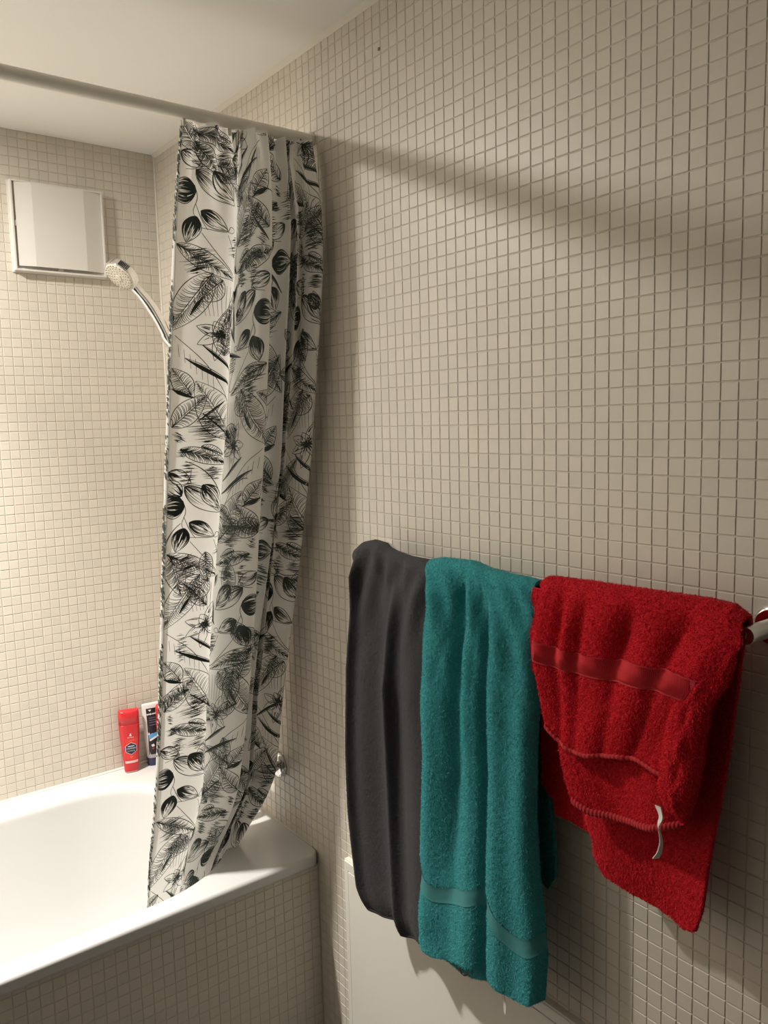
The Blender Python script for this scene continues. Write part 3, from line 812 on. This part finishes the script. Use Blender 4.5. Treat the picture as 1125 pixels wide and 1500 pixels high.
# --- charcoal towel
GR_TOP = [(-.018, 1.346), (-.040, 1.361), (-.072, 1.368), (-.100, 1.366), (-.122, 1.358), (-.143, 1.354), (-.183, 1.350), (-.231, 1.348), (-.259, 1.343)]
GR_LEFT = [(-.018, 1.346), (-.026, 1.316), (-.026, 1.219), (-.022, 1.078), (-.016, .948), (-.015, .817), (-.021, .745), (-.030, .668), (-.047, .625)]
GR_HEM = [(-.047, .625), (-.065, .609), (-.093, .606), (-.152, .614), (-.219, .62), (-.273, .622)]
GR_RIGHT = [(-.259, 1.343), (-.258, 1.2), (-.262, .9), (-.273, .622)]
gray = Towel('hand_towel', 'charcoal gray towel hanging leftmost on the chrome rail, beside the teal one',
             cloth_mat('charcoal_velour', (.045, .044, .048), (.062, .060, .064)), .005, (BAR_X, -.14, 1.34))
def gx(U, V, Y, Z):
    zt = Z[0][None]
    X = over_bar(BAR_X, .019, zt, Z) - .020 * np.minimum(1, V * 3)
    g = np.minimum(1, V * 5)
    f = -.018 * bump(U, .075, .045) + .022 * bump(U, .38, .14) * g - .022 * bump(U + .03 * V, .61, .045) * np.minimum(1, V * 3) + .004 * bump(U, .70, .05) - .008 * bump(U, .86, .10)
    f = f * np.minimum(1, V * 12)
    e = np.exp(-V / .10) * np.minimum(1, V * 14)                    # small pleats over the bar
    f += e * (.008 * np.sin(U * 30 + V * 30) - .006 * bump(U - V * .6, .30, .05) - .006 * bump(U - V * .5, .48, .05))
    f += .004 * np.sin(V * 7 + U * 5)
    f = f * (1 - .35 * V) + .012 * np.clip((V - .93) / .07, 0, 1) ** 2 * 1
    return X + f
def gback(dz=0):
    def fn(U, V, Y, Z): return np.minimum(over_bar(BAR_X, .020, Z[0][None], Z, 1) + .016 * np.minimum(1, V * 3) + .006 * np.sin(U * 9), -.007)
    return fn
gray.sheet((GR_TOP, GR_RIGHT, GR_HEM, GR_LEFT), gx, 150, 420, fuzz=.0006, fs=520, seed=3,
           back=((GR_TOP, [(-.259, 1.343), (-.262, .66)], [(-.062, .66), (-.262, .66)], [(-.018, 1.346), (-.062, .66)]), gback(), 160))
gray_front = gray.sheets[0][0][gray.nb:]
t_gray = gray.build(120000, .0020, .0006, 'towel', pile_mat('charcoal_pile', (.050, .049, .053), (.125, .122, .126)))
bm = bmesh.new()
hr = gray_front[-1]; hr = np.stack([smooth1(hr[:, k], 11) for k in range(3)], -1)[::4]
add_tube(bm, [tuple(p + np.array([.0022, 0, .001])) for p in hr], .0036, 10); bm_obj('hem', bm, gray.m, t_gray, True)

# --- teal towel
TE_TOP = [(-.243, 1.350), (-.274, 1.357), (-.351, 1.360), (-.386, 1.353), (-.429, 1.35), (-.470, 1.35), (-.496, 1.347)]
TE_LEFT = [(-.243, 1.350), (-.258, 1.321), (-.255, 1.186), (-.257, 1.075), (-.262, 1.001), (-.254, .909), (-.243, .814), (-.248, .782), (-.237, .746), (-.233, .691), (-.235, .645)]
TE_HEM = [(-.235, .645), (-.245, .632), (-.275, .629), (-.318, .640), (-.379, .662), (-.428, .656), (-.467, .654), (-.501, .662), (-.519, .676)]
TE_RIGHT = [(-.496, 1.347), (-.512, 1.303), (-.511, 1.198), (-.509, 1.09), (-.509, .981), (-.513, .894), (-.519, .818), (-.525, .753), (-.519, .676)]
teal = Towel('bath_towel', 'teal terry towel hanging in the middle of the rail, between charcoal and red towels',
             cloth_mat('teal_terry', (.034, .225, .24), (.044, .265, .28)), .006, (BAR_X, -.38, 1.345))
def band_t(U, V):
    c = .885 + .012 * np.sin(U * 8 + .6) - .022 * bump(U, .60, .10) + .012 * bump(U, .85, .15) - .018 * U + .02 - .040 * (1 - U) ** 2
    return c
def tmask(U, V, Y, Z):
    c = band_t(U, V) - .055
    return 1 - np.clip(1 - np.abs((V - c) / .022) ** 6, 0, 1)
def tx(U, V, Y, Z):
    X = over_bar(BAR_X, .021, Z[0][None], Z) - .018 * np.minimum(1, V * 3)
    g = np.minimum(1, V * 6); g2 = np.minimum(1, V * 3)
    f = -.008 * bump(U, .09, .10) + .015 * g * bump(U + .05 * V, .33, .06) * np.clip(1.25 - 1.3 * V, .15, 1) - .003 * bump(U, .45, .06) + .009 * g * bump(U + .02 * V, .585, .035) \
        - .005 * g * bump(U, .70, .07) - .002 * g * bump(U, .90, .06) + .014 * bump(U, 1.03, .06) * g
    f = f * 1.7 * np.minimum(1, V * 12)
    e = np.exp(-V / .13) * np.minimum(1, V * 14)
    f += e * (.006 * np.sin(U * 34 - V * 40) + .008 * bump(U + V * .9, .40, .035) + .008 * bump(U + V * .2, .55, .03))
    f += .003 * np.sin(V * 9 + U * 6)
    f += .004 * np.sin(V * 40) * bump(U, .10, .08) * np.clip(V - .75, 0, .2) * 3
    return X + f
def tback(U, V, Y, Z): return np.minimum(over_bar(BAR_X, .020, Z[0][None], Z, 1) + .014 * np.minimum(1, V * 2) + .006 * np.sin(U * 11) * np.minimum(1, V * 8), -.008)
teal.sheet((TE_TOP, TE_RIGHT, TE_HEM, TE_LEFT), tx, 190, 460, fuzz=.0008, fs=330, seed=13, mask=tmask,
           back=((TE_TOP, [(-.496, 1.347), (-.476, 1.173), (-.485, 1.038), (-.496, .96), (-.505, .895), (-.504, .858), (-.490, .832)],
                  [(-.262, .85), (-.35, .86), (-.44, .85), (-.475, .836), (-.490, .832)], [(-.243, 1.350), (-.262, .85)]), tback, 200))
teal_nb = teal.nb
def tin(U, V, Y, Z): return -.078 + .006 * np.sin(U * 7)
teal.sheet(([(-.24, .80), (-.43, .80)], [(-.43, .80), (-.437, .652)], [(-.234, .616), (-.261, .604), (-.308, .606), (-.352, .620), (-.387, .635), (-.437, .652)], [(-.24, .80), (-.234, .616)]),
           tin, 90, 80, fuzz=.0008, fs=330, seed=19)
t_teal = teal.build(230000, .0030, .0008, 'towel', pile_mat('teal_pile', (.052, .305, .335), (.112, .53, .565)))
# flat woven border of the teal towel
G_, N_, S_ = (q[teal_nb:] for q in teal.sheets[0][:3])
nv_, nu_ = S_.shape
uu = np.linspace(0, 1, nu_); cb = band_t(uu, 0) - .055
rows = []
for k in np.linspace(-.0215, .0215, 12):
    r = np.clip((cb + k) * (nv_ - 1), 0, nv_ - 2); i = r.astype(int); f = (r - i)[:, None]; j = np.arange(nu_)
    sm = lambda Q: np.stack([smooth1(Q[:, c], 5) for c in range(3)], -1)
    rows.append(sm(G_[i, j] * (1 - f) + G_[i + 1, j] * f) + sm(N_[i, j]) * .0014)
BV = np.array(rows)
M_TBAND = noise_mat('teal_weave', (.042, .20, .21), (.054, .235, .245), 500, .85, .4, 900, .0006)
link('woven_border', np_mesh('woven_border', BV.reshape(-1, 3), grid_faces(12, nu_, flip=False)), M_TBAND, t_teal, True)['label'] = 'smooth paler woven border'
# wash label and hanging loop
def strip(name, pts, w, m, parent, tw=None, thick=.0006):
    pts = catmull(pts, 22); V = []
    for k, p in enumerate(pts):
        an = 0 if tw is None else tw * k / 21; d = np.array([math.sin(an), math.cos(an), 0]) * w / 2
        n = np.array([-math.cos(an), math.sin(an), 0]) * thick / 2
        V += [p - d - n, p + d - n, p + d + n, p - d + n]
    F = [(4 * k + q, 4 * k + (q + 1) % 4, 4 * k + 4 + (q + 1) % 4, 4 * k + 4 + q) for k in range(21) for q in range(4)] + [(3, 2, 1, 0), (84, 85, 86, 87)]
    return link(name, np_mesh(name, np.array(V), np.array(F)), m, parent, False)
M_LOOP = mat('white_tape', (.70, .68, .64), .7)
o = strip('care_label', [(-.098, -.440, .672), (-.098, -.442, .650), (-.097, -.446, .632), (-.099, -.447, .618)], .010, mat('pale_label', (.48, .46, .42), .5), t_teal, .5); o['label'] = 'small pale care label'
o = strip('hanging_loop', [(-.080, -.315, .625), (-.082, -.322, .616), (-.084, -.330, .6135), (-.082, -.338, .618), (-.080, -.343, .628)], .006, mat('brown_tape', (.10, .075, .05), .8), t_teal); o['label'] = 'brown hanging loop'

# --- red towel, three hanging layers
red = Towel('bath_towel', 'red terry towel folded unevenly over the right end of the rail',
            cloth_mat('red_terry', (.44, .010, .018), (.52, .014, .024)), .006, (BAR_X, -.66, 1.35))
RD_TOP = [(-.503, 1.348), (-.515, 1.357), (-.579, 1.360), (-.682, 1.363), (-.782, 1.364), (-.811, 1.362), (-.829, 1.352)]
RD_LEFT = [(-.503, 1.348), (-.520, 1.338), (-.521, 1.312), (-.527, 1.256), (-.538, 1.207), (-.544, 1.162), (-.549, 1.143)]
RD_RIGHT = [(-.829, 1.352), (-.838, 1.323), (-.826, 1.298), (-.816, 1.266), (-.800, 1.218), (-.777, 1.168), (-.759, 1.135)]
RD_HEM = [(-.549, 1.143), (-.572, 1.128), (-.601, 1.120), (-.630, 1.123), (-.673, 1.135), (-.706, 1.141), (-.737, 1.137), (-.759, 1.135)]
def rmask(U, V, Y, Z):
    zc = 1.2545 - .004 * np.sin(U * 6); return 1 - np.clip(1 - np.abs((Z - zc) / .0150) ** 6, 0, 1) * (U < .90)
def rx(U, V, Y, Z):
    X = over_bar(BAR_X, .026, Z[0][None], Z) - .026 * np.minimum(1, V * 2)
    g = np.minimum(1, V * 4)
    lo_ = .35 + .65 * np.exp(-((V - .30) / .22) ** 2)
    f = 1.5 * g * lo_ * (-.004 * bump(U, .03, .06) + .006 * bump(U, .15, .03) - .003 * bump(U, .21, .03) + .0055 * bump(U, .28, .03) - .003 * bump(U, .40, .06) + .008 * bump(U, .52 - .03 * V, .045)
             - .004 * bump(U, .64, .06) + .007 * bump(U, .78 - .08 * V, .04) - .004 * bump(U, .90, .06))
    return X + f + .003 * np.sin(V * 8 + U * 9)
# back layer behind the rail
# [(-.503, 1.348), (-.515, 1.357), (-.579, 1.360), (-.682, 1.363), (-.782, 1.364), (-.829, 1.352)]
R3L = [(-.503, 1.348), (-.484, 1.287), (-.481, 1.085), (-.482, 1.011), (-.505, .993), (-.513, .971)]
R3H = [(-.513, .971), (-.596, .962), (-.606, .944), (-.621, .927), (-.663, .917), (-.713, .910), (-.75, .904), (-.767, .910)]
R3R = [(-.829, 1.352), (-.816, 1.312), (-.810, 1.255), (-.801, 1.172), (-.790, 1.067), (-.782, .987), (-.777, .946), (-.767, .910)]
def r3(U, V, Y, Z): return np.minimum(over_bar(BAR_X, .026, Z[0][None], Z, 1) - .006 - .016 * np.clip((V - .45) * 3, 0, 1) * (U > .28) * np.clip((U - .28) * 12, 0, 1)
                                      + .006 * np.sin(U * 10) * np.minimum(1, V * 8), -.009)
red.sheet((RD_TOP, RD_RIGHT, RD_HEM, RD_LEFT), rx, 230, 190, fuzz=.0009, fs=300, seed=23, mask=rmask, back=((RD_TOP, R3R, R3H, R3L), r3, 260))
red_nb = red.nb
# rolled edge to the right of the flap
RL = [(-.775, 1.325), (-.766, 1.278), (-.754, 1.227), (-.742, 1.142), (-.740, 1.114), (-.750, 1.094), (-.774, 1.083)]
RR = [(-.834, 1.323), (-.833, 1.302), (-.825, 1.271), (-.808, 1.24), (-.804, 1.202), (-.800, 1.166), (-.79, 1.115), (-.778, 1.083)]
def rroll(U, V, Y, Z):
    w = .020 * np.sqrt(np.maximum(0, 1 - (2 * U - 1) ** 2)) * (.3 + .7 * np.minimum(1, (1 - V) * 5)) * np.minimum(1, .15 + V * 2.2)
    return -.096 - .012 * np.minimum(1, V * 2) - w + .004 * bump(U, .55, .1) * np.sin(V * 20)
red.sheet(([(-.775, 1.325), (-.834, 1.323)], RR, [(-.774, 1.083), (-.778, 1.083)], RL), rroll, 60, 160, fuzz=.0009, fs=300, seed=29)
# second layer
R2L = [(-.530, 1.30), (-.552, 1.206), (-.566, 1.108), (-.577, 1.068), (-.591, 1.039)]
R2H = [(-.591, 1.039), (-.622, 1.032), (-.665, 1.036), (-.719, 1.047), (-.743, 1.058), (-.765, 1.068)]
def r2(U, V, Y, Z): return -.086 - .010 * V - .006 * np.sin(U * 9 + 1) + .004 * np.sin(V * 6)
red.sheet(([(-.530, 1.30), (-.79, 1.30)], [(-.79, 1.30), (-.782, 1.156), (-.774, 1.098), (-.765, 1.068)], R2H, R2L), r2, 150, 150, fuzz=.0009, fs=300, seed=31)
def rs(U, V, Y, Z): return -.083 - .008 * U - .004 * V
red.sheet(([(-.500, 1.340), (-.545, 1.340)], [(-.545, 1.340), (-.560, 1.206)], [(-.514, 1.204), (-.560, 1.206)], [(-.500, 1.340), (-.497, 1.328), (-.489, 1.286), (-.492, 1.244), (-.497, 1.214), (-.514, 1.204)]), rs, 30, 90, fuzz=.001, fs=300, seed=37)
t_red = red.build(300000, .0036, .0009, 'towel', pile_mat('red_pile', (.62, .014, .030), (.90, .052, .072)))
# woven border with a zigzag rib
M_RBAND = noise_mat('red_weave', (.40, .010, .018), (.46, .014, .024), 500, .85, .3, 900, .0005)
G_, N_, S_ = (q[red_nb:] for q in red.sheets[0][:3]); nv_, nu_ = S_.shape
def red_at(u, z):
    j = np.clip((u * (nu_ - 1)).astype(int), 0, nu_ - 2); col = G_[:, j, 2]; i = np.array([np.argmin(np.abs(col[:, k] - z[k])) for k in range(len(z))])
    return G_[i, j] + N_[i, j] * .0006
uu = np.linspace(.004, .93, 130); zz = np.linspace(1.2690, 1.2395, 14)
BV = np.array([np.stack([smooth1(c, 7) for c in red_at(uu, z - .004 * np.sin(uu * 6)).T], -1) for z in zz])
BN = np.cross(np.gradient(BV, axis=0), np.gradient(BV, axis=1)); BN /= np.linalg.norm(BN, axis=-1, keepdims=True); BN = np.where(BN[7, 60, 0] > 0, -BN, BN)
BV = BV + BN * .0010
rb_ = link('woven_border', np_mesh('woven_border', BV.reshape(-1, 3), grid_faces(14, 130)), M_RBAND, t_red, True); rb_['label'] = 'flat woven border with a zigzag rib'
V = []; F = []; cnt = 0
for k in range(122):
    u0 = .02 + k * .0072
    pr = [(u0 + s * .016 * (1 - abs(2 * s - 1)) * 0 + .020 * (1 - abs(2 * s - 1)), s) for s in np.linspace(0.04, .96, 9)]
    for kk, (u, s) in enumerate(pr):
        x = np.clip((u - .004) / .926 * 129, 0, 128.0); y = np.clip(s * 13, 0, 12.0); j, i = int(x), int(y)
        p = BV[i, j] * (1 - (y - i)) * (1 - (x - j)) + BV[i + 1, j] * (y - i) * (1 - (x - j)) + BV[i, j + 1] * (1 - (y - i)) * (x - j) + BV[i + 1, j + 1] * (y - i) * (x - j)
        n = BN[i, j]; w = np.array([0, .0008, 0])
        V += [p - w - n * .0002, p + n * .0012, p + w - n * .0002]
        if kk: F += [(cnt - 3, cnt - 2, cnt + 1, cnt), (cnt - 2, cnt - 1, cnt + 2, cnt + 1)]
        cnt += 3
zz_o = link('zigzag_rib', np_mesh('zigzag_rib', np.array(V), np.array(F)), mat('red_rib', (.66, .030, .040), .85), rb_, True); tag(zz_o, kind='stuff')
# stitched hem edges of the two front layers
def hem_row(row, w, x_off):
    row = np.stack([smooth1(row[:, k], 9) for k in range(3)], -1); P = resample(row, 150); n = 7; V = []
    for k, p in enumerate(P):
        rr = w * (1 + .16 * math.sin(k * 1.35))
        for q in range(n):
            t = 2 * math.pi * q / n; V.append((p[0] + x_off + .6 * rr * math.cos(t), p[1], p[2] + rr * math.sin(t) + w * .5))
    F = [(k * n + q, k * n + (q + 1) % n, (k + 1) * n + (q + 1) % n, (k + 1) * n + q) for k in range(149) for q in range(n)]
    return link('hem', np_mesh('hem', np.array(V), np.array(F)), M_RBAND, t_red, True)
hem_row(red.sheets[2][0][-1], .0056, -.0016)
hem_row(red.sheets[0][0][-1], .0036, -.0014)
o = strip('hanging_loop', [(-.128, -.750, 1.100), (-.130, -.756, 1.088), (-.131, -.753, 1.075), (-.131, -.757, 1.058), (-.131, -.755, 1.042), (-.130, -.749, 1.030)], .0085, M_LOOP, t_red, 2.2, .0014)
o['label'] = 'twisted white hanging loop'

# ------------------------------------------------------------------ white framed hatch low on the right wall
hatch = empty('wall_cabinet', (0, -.24, 0))
tag(hatch, 'low white framed cabinet front on the right wall below the towels', 'cabinet')
hy0, hy1, hz0, hz1, fw, hx = .142, -.72, .06, .604, .022, -.016
bm = bmesh.new()
o_ = [(hy0, hz0), (hy1, hz0), (hy1, hz1), (hy0, hz1)]; i_ = [(hy0 - fw * .75, hz0 + fw), (hy1 + fw, hz0 + fw), (hy1 + fw, hz1 - fw), (hy0 - fw * .75, hz1 - fw)]
of = [bm.verts.new((hx, y, z)) for y, z in o_]; inn = [bm.verts.new((hx, y, z)) for y, z in i_]
ob = [bm.verts.new((-.0005, y, z)) for y, z in o_]; ib = [bm.verts.new((-.003, y, z)) for y, z in i_]
for k in range(4):
    k2 = (k + 1) % 4
    bm.faces.new((of[k], of[k2], inn[k2], inn[k])); bm.faces.new((of[k], ob[k], ob[k2], of[k2])); bm.faces.new((inn[k], inn[k2], ib[k2], ib[k]))
bm.faces.new(ib)
bmesh.ops.bevel(bm, geom=[bm.edges.get((of[k], of[(k + 1) % 4])) for k in range(4)], offset=.003, segments=3, affect='EDGES')
bm_obj('frame', bm, M_WHITE, hatch)
bm = bmesh.new(); add_box(bm, (hx - .001, hy1 + fw + .0016, hz0 + fw + .0016), (-.0032, hy0 - fw * .75 - .0016, hz1 - fw - .0016), .0012, 2)
bm_obj('door', bm, M_WHITE, hatch)

# ------------------------------------------------------------------ bottles on the back rim
def se_pt(t, hw, hd, e=2.6):
    c, s = math.cos(t), math.sin(t)
    return hw * abs(c) ** (2 / e) * (1 if c >= 0 else -1), hd * abs(s) ** (2 / e) * (1 if s >= 0 else -1)
class Bottle:
    def __init__(self, cx, cy, z0, prof, e=2.6, yaw=0.0):
        self.cx, self.cy, self.z0, self.prof, self.e, self.yaw = cx, cy, z0, prof, e, yaw
    def at(self, h):
        P = np.array(self.prof); return np.interp(h, P[:, 0], P[:, 1]), np.interp(h, P[:, 0], P[:, 2])
    def world(self, x, y, h):
        c, s = math.cos(self.yaw), math.sin(self.yaw)
        return (self.cx + x * c - y * s, self.cy + x * s + y * c, self.z0 + h)
    def shell(self, h0, h1, name, m, parent, seg=40, extra=None):
        hs_ = [h0] + [p[0] for p in self.prof if h0 < p[0] < h1] + [h1]; bm = bmesh.new(); rings = []
        for h in hs_:
            hw, hd = self.at(h); rings.append([bm.verts.new(self.world(*se_pt(2 * math.pi * k / seg, hw, hd, self.e), h + (extra(2 * math.pi * k / seg, h) if extra else 0))) for k in range(seg)])
        for A, B in zip(rings, rings[1:]):
            for k in range(seg): bm.faces.new((A[k], A[(k + 1) % seg], B[(k + 1) % seg], B[k]))
        bm.faces.new(rings[0][::-1]); bm.faces.new(rings[-1])
        for f in bm.faces: f.smooth = len(f.verts) == 4
        return bm_obj(name, bm, m, parent)
    def front(self, x, h, off=.0004):
        """point of the front face at sideways offset x, height h"""
        hw, hd = self.at(h); q = min(1, abs(x) / hw); y = -hd * (1 - q ** self.e) ** (1 / self.e) - off
        return self.world(x, y, h)
    def decal(self, poly, name, m, parent, off=.0004, n=10):
        """convex outline (x, h) laid on the front face"""
        bm = bmesh.new(); vs = [bm.verts.new((x, h, 0)) for x, h in poly]; bm.faces.new(vs)
        bmesh.ops.triangulate(bm, faces=bm.faces)
        bmesh.ops.subdivide_edges(bm, edges=bm.edges, cuts=4, use_grid_fill=True)
        for v in bm.verts: v.co = Vector(self.front(v.co.x, v.co.y, off))
        return bm_obj(name, bm, m, parent)
    def text(self, body, x, h, size, name, m, parent, off=.0008):
        cu = bpy.data.curves.new(name, 'FONT'); cu.body = body; cu.size = size; cu.align_x = 'CENTER'; cu.align_y = 'CENTER'; cu.resolution_u = 3
        to = bpy.data.objects.new(name, cu); COL.objects.link(to)
        dg = bpy.context.evaluated_depsgraph_get(); me = bpy.data.meshes.new_from_object(to.evaluated_get(dg)); bpy.data.objects.remove(to)
        for v in me.vertices: v.co = Vector(self.front(v.co.x + x, v.co.y + h, off))
        me.materials.clear()
        return link(name, me, m, parent)
M_RED = mat('red_plastic', (.56, .022, .028), .32); M_NAVY = mat('navy_print', (.012, .018, .060), .4); M_INKW = mat('white_print', (.80, .78, .76), .5)
M_ORANGE = mat('orange_print', (.80, .10, .04), .45); M_PINK = mat('pale_pink_print', (.80, .52, .50), .5); M_BLUEP = mat('blue_print', (.05, .10, .40), .45)
M_BLACK = mat('black_print', (.016, .016, .020), .4); M_SKY = mat('sky_print', (.10, .38, .75), .45); M_WPL = mat('white_plastic', (.70, .68, .65), .35)
ZB0 = RIM + .0102
b1 = empty('shower_gel_bottle', (-.190, 1.008, ZB0))
tag(b1, 'red flat shower gel bottle with a dark hexagonal badge on the tub rim, fully visible', 'bottle', 'bottles on the tub rim')
B1 = Bottle(-.190, 1.008, ZB0, [(0, .0175, .011), (.003, .0205, .014), (.006, .0205, .0145), (.03, .0225, .0155), (.07, .0255, .0165), (.11, .0285, .0170), (.145, .0300, .0170), (.148, .0300, .0170), (.175, .0302, .0168), (.184, .0297, .0160), (.188, .0285, .0148)], 2.7, -.20)
B1.shell(.004, .1475, 'body', M_RED, b1); B1.shell(0, .004, 'base', mat('clear_base', (.62, .50, .46), .3), b1)
B1.shell(.148, .188, 'cap', mat('cap_red', (.60, .022, .030), .28), b1, extra=lambda t, h: .0045 * (abs(math.cos(t)) - .4) * max(0, (h - .17) / .018))
hexo = lambda cx, ch, rx_, rz_: [(cx, ch + rz_), (cx + rx_, ch + rz_ * .5), (cx + rx_, ch - rz_ * .5), (cx, ch - rz_), (cx - rx_, ch - rz_ * .5), (cx - rx_, ch + rz_ * .5)]
lab1 = B1.decal([(-.021, .108), (.021, .108), (.019, .040), (-.019, .040)], 'label_panel', mat('label_red', (.66, .035, .030), .35), b1, .0003)
B1.decal([(-.0195, .0815), (.0195, .0815), (.0195, .0715), (-.0195, .0715)], 'badge_wing', M_BLUEP, lab1, .0005)
B1.decal(hexo(0, .076, .0168, .0200), 'badge_edge', M_ORANGE, lab1, .0006)
B1.decal(hexo(0, .076, .0158, .0190), 'badge_rim', M_INKW, lab1, .0007)
B1.decal(hexo(0, .076, .0150, .0180), 'badge', M_NAVY, lab1, .0009)
B1.decal([(-.010, .0955), (-.004, .0985), (.013, .0990), (.008, .1035), (-.004, .1010)], 'orange_streak', M_ORANGE, lab1, .0005)
B1.decal([(-.006, .053), (.006, .053), (0, .044)], 'orange_point', M_ORANGE, lab1, .0005)
B1.decal([(-.0185, .038), (.0185, .038), (.0180, .031), (-.0180, .031)], 'pale_band', M_PINK, lab1, .0005)
B1.decal([(-.0025, .1175), (.0025, .1175), (.0030, .1145), (-.0030, .1145)], 'logo_hull', M_INKW, lab1, .0005)
B1.decal([(-.0018, .1215), (.0022, .1215), (.0022, .1182), (-.0018, .1182)], 'logo_sail', M_INKW, lab1, .0005)
B1.text('Old Spice', 0, .1105, .0048, 'lettering', M_INKW, lab1)
B1.text('CAPTAIN', 0, .0765, .0060, 'lettering', M_INKW, lab1, .0012)
B1.text('SHOWER GEL', 0, .0690, .0036, 'lettering', M_INKW, lab1, .0012)
B1.decal([(-.009, .0845), (.009, .0845), (.009, .0825), (-.009, .0825)], 'badge_line', M_INKW, lab1, .0012)

b2 = empty('shampoo_bottle', (-.118, 1.016, ZB0))
tag(b2, 'white bottle with a black label standing on a navy cap behind the curtain edge', 'bottle', 'bottles on the tub rim')
B2 = Bottle(-.114, 1.016, ZB0, [(0, .0215, .016), (.002, .022, .0165), (.0245, .0225, .017), (.025, .0225, .017), (.10, .028, .016), (.16, .0305, .011), (.186, .031, .007), (.190, .0305, .006), (.192, .029, .004)], 2.8, -.12)
B2.shell(0, .0246, 'cap', mat('navy_cap', (.022, .030, .085), .35), b2); B2.shell(.0252, .192, 'body', M_WPL, b2)
lab2 = B2.decal([(-.0205, .178), (.0205, .178), (.0190, .036), (-.0190, .036)], 'label', M_BLACK, b2)
B2.decal([(-.018, .098), (.014, .106), (.018, .094), (-.018, .086)], 'blue_streak', M_SKY, lab2, .0007)
B2.decal([(-.017, .084), (.004, .093), (.010, .089), (-.015, .078)], 'light_streak', M_INKW, lab2, .0008)
B2.decal([(-.015, .174), (-.005, .174), (-.009, .168)], 'white_mark', M_INKW, lab2, .0007)
B2.decal([(-.012, .067), (-.004, .069), (-.002, .061), (-.010, .060)], 'white_mark', M_INKW, lab2, .0007)
B2.decal([(-.011, .056), (-.003, .058), (-.004, .052), (-.009, .052)], 'red_mark', mat('red_print', (.45, .03, .05), .5), lab2, .0007)
for z in (.150, .143, .136, .128): B2.decal([(-.013, z), (.010, z), (.010, z - .0018), (-.013, z - .0018)], 'label_line', mat('gray_print', (.16, .18, .24), .5), lab2, .0007)

b3 = empty('shower_gel_bottle', (-.090, .968, ZB0))
tag(b3, 'red bottle before the white bottle, mostly hidden by the curtain edge', 'bottle', 'bottles on the tub rim')
B3 = Bottle(-.090, .968, ZB0, [(0, .0190, .012), (.003, .022, .0145), (.06, .0262, .0165), (.11, .0290, .0172), (.150, .0300, .0172), (.1505, .0300, .0172), (.186, .0300, .0168), (.196, .0296, .0158), (.200, .0280, .0140)], 2.7, -.12)
B3.shell(0, .150, 'body', M_RED, b3)
B3.shell(.1505, .200, 'cap', mat('cap_red_slant', (.60, .022, .030), .28), b3, extra=lambda t, h: .006 * math.cos(t) * max(0, (h - .17) / .03))
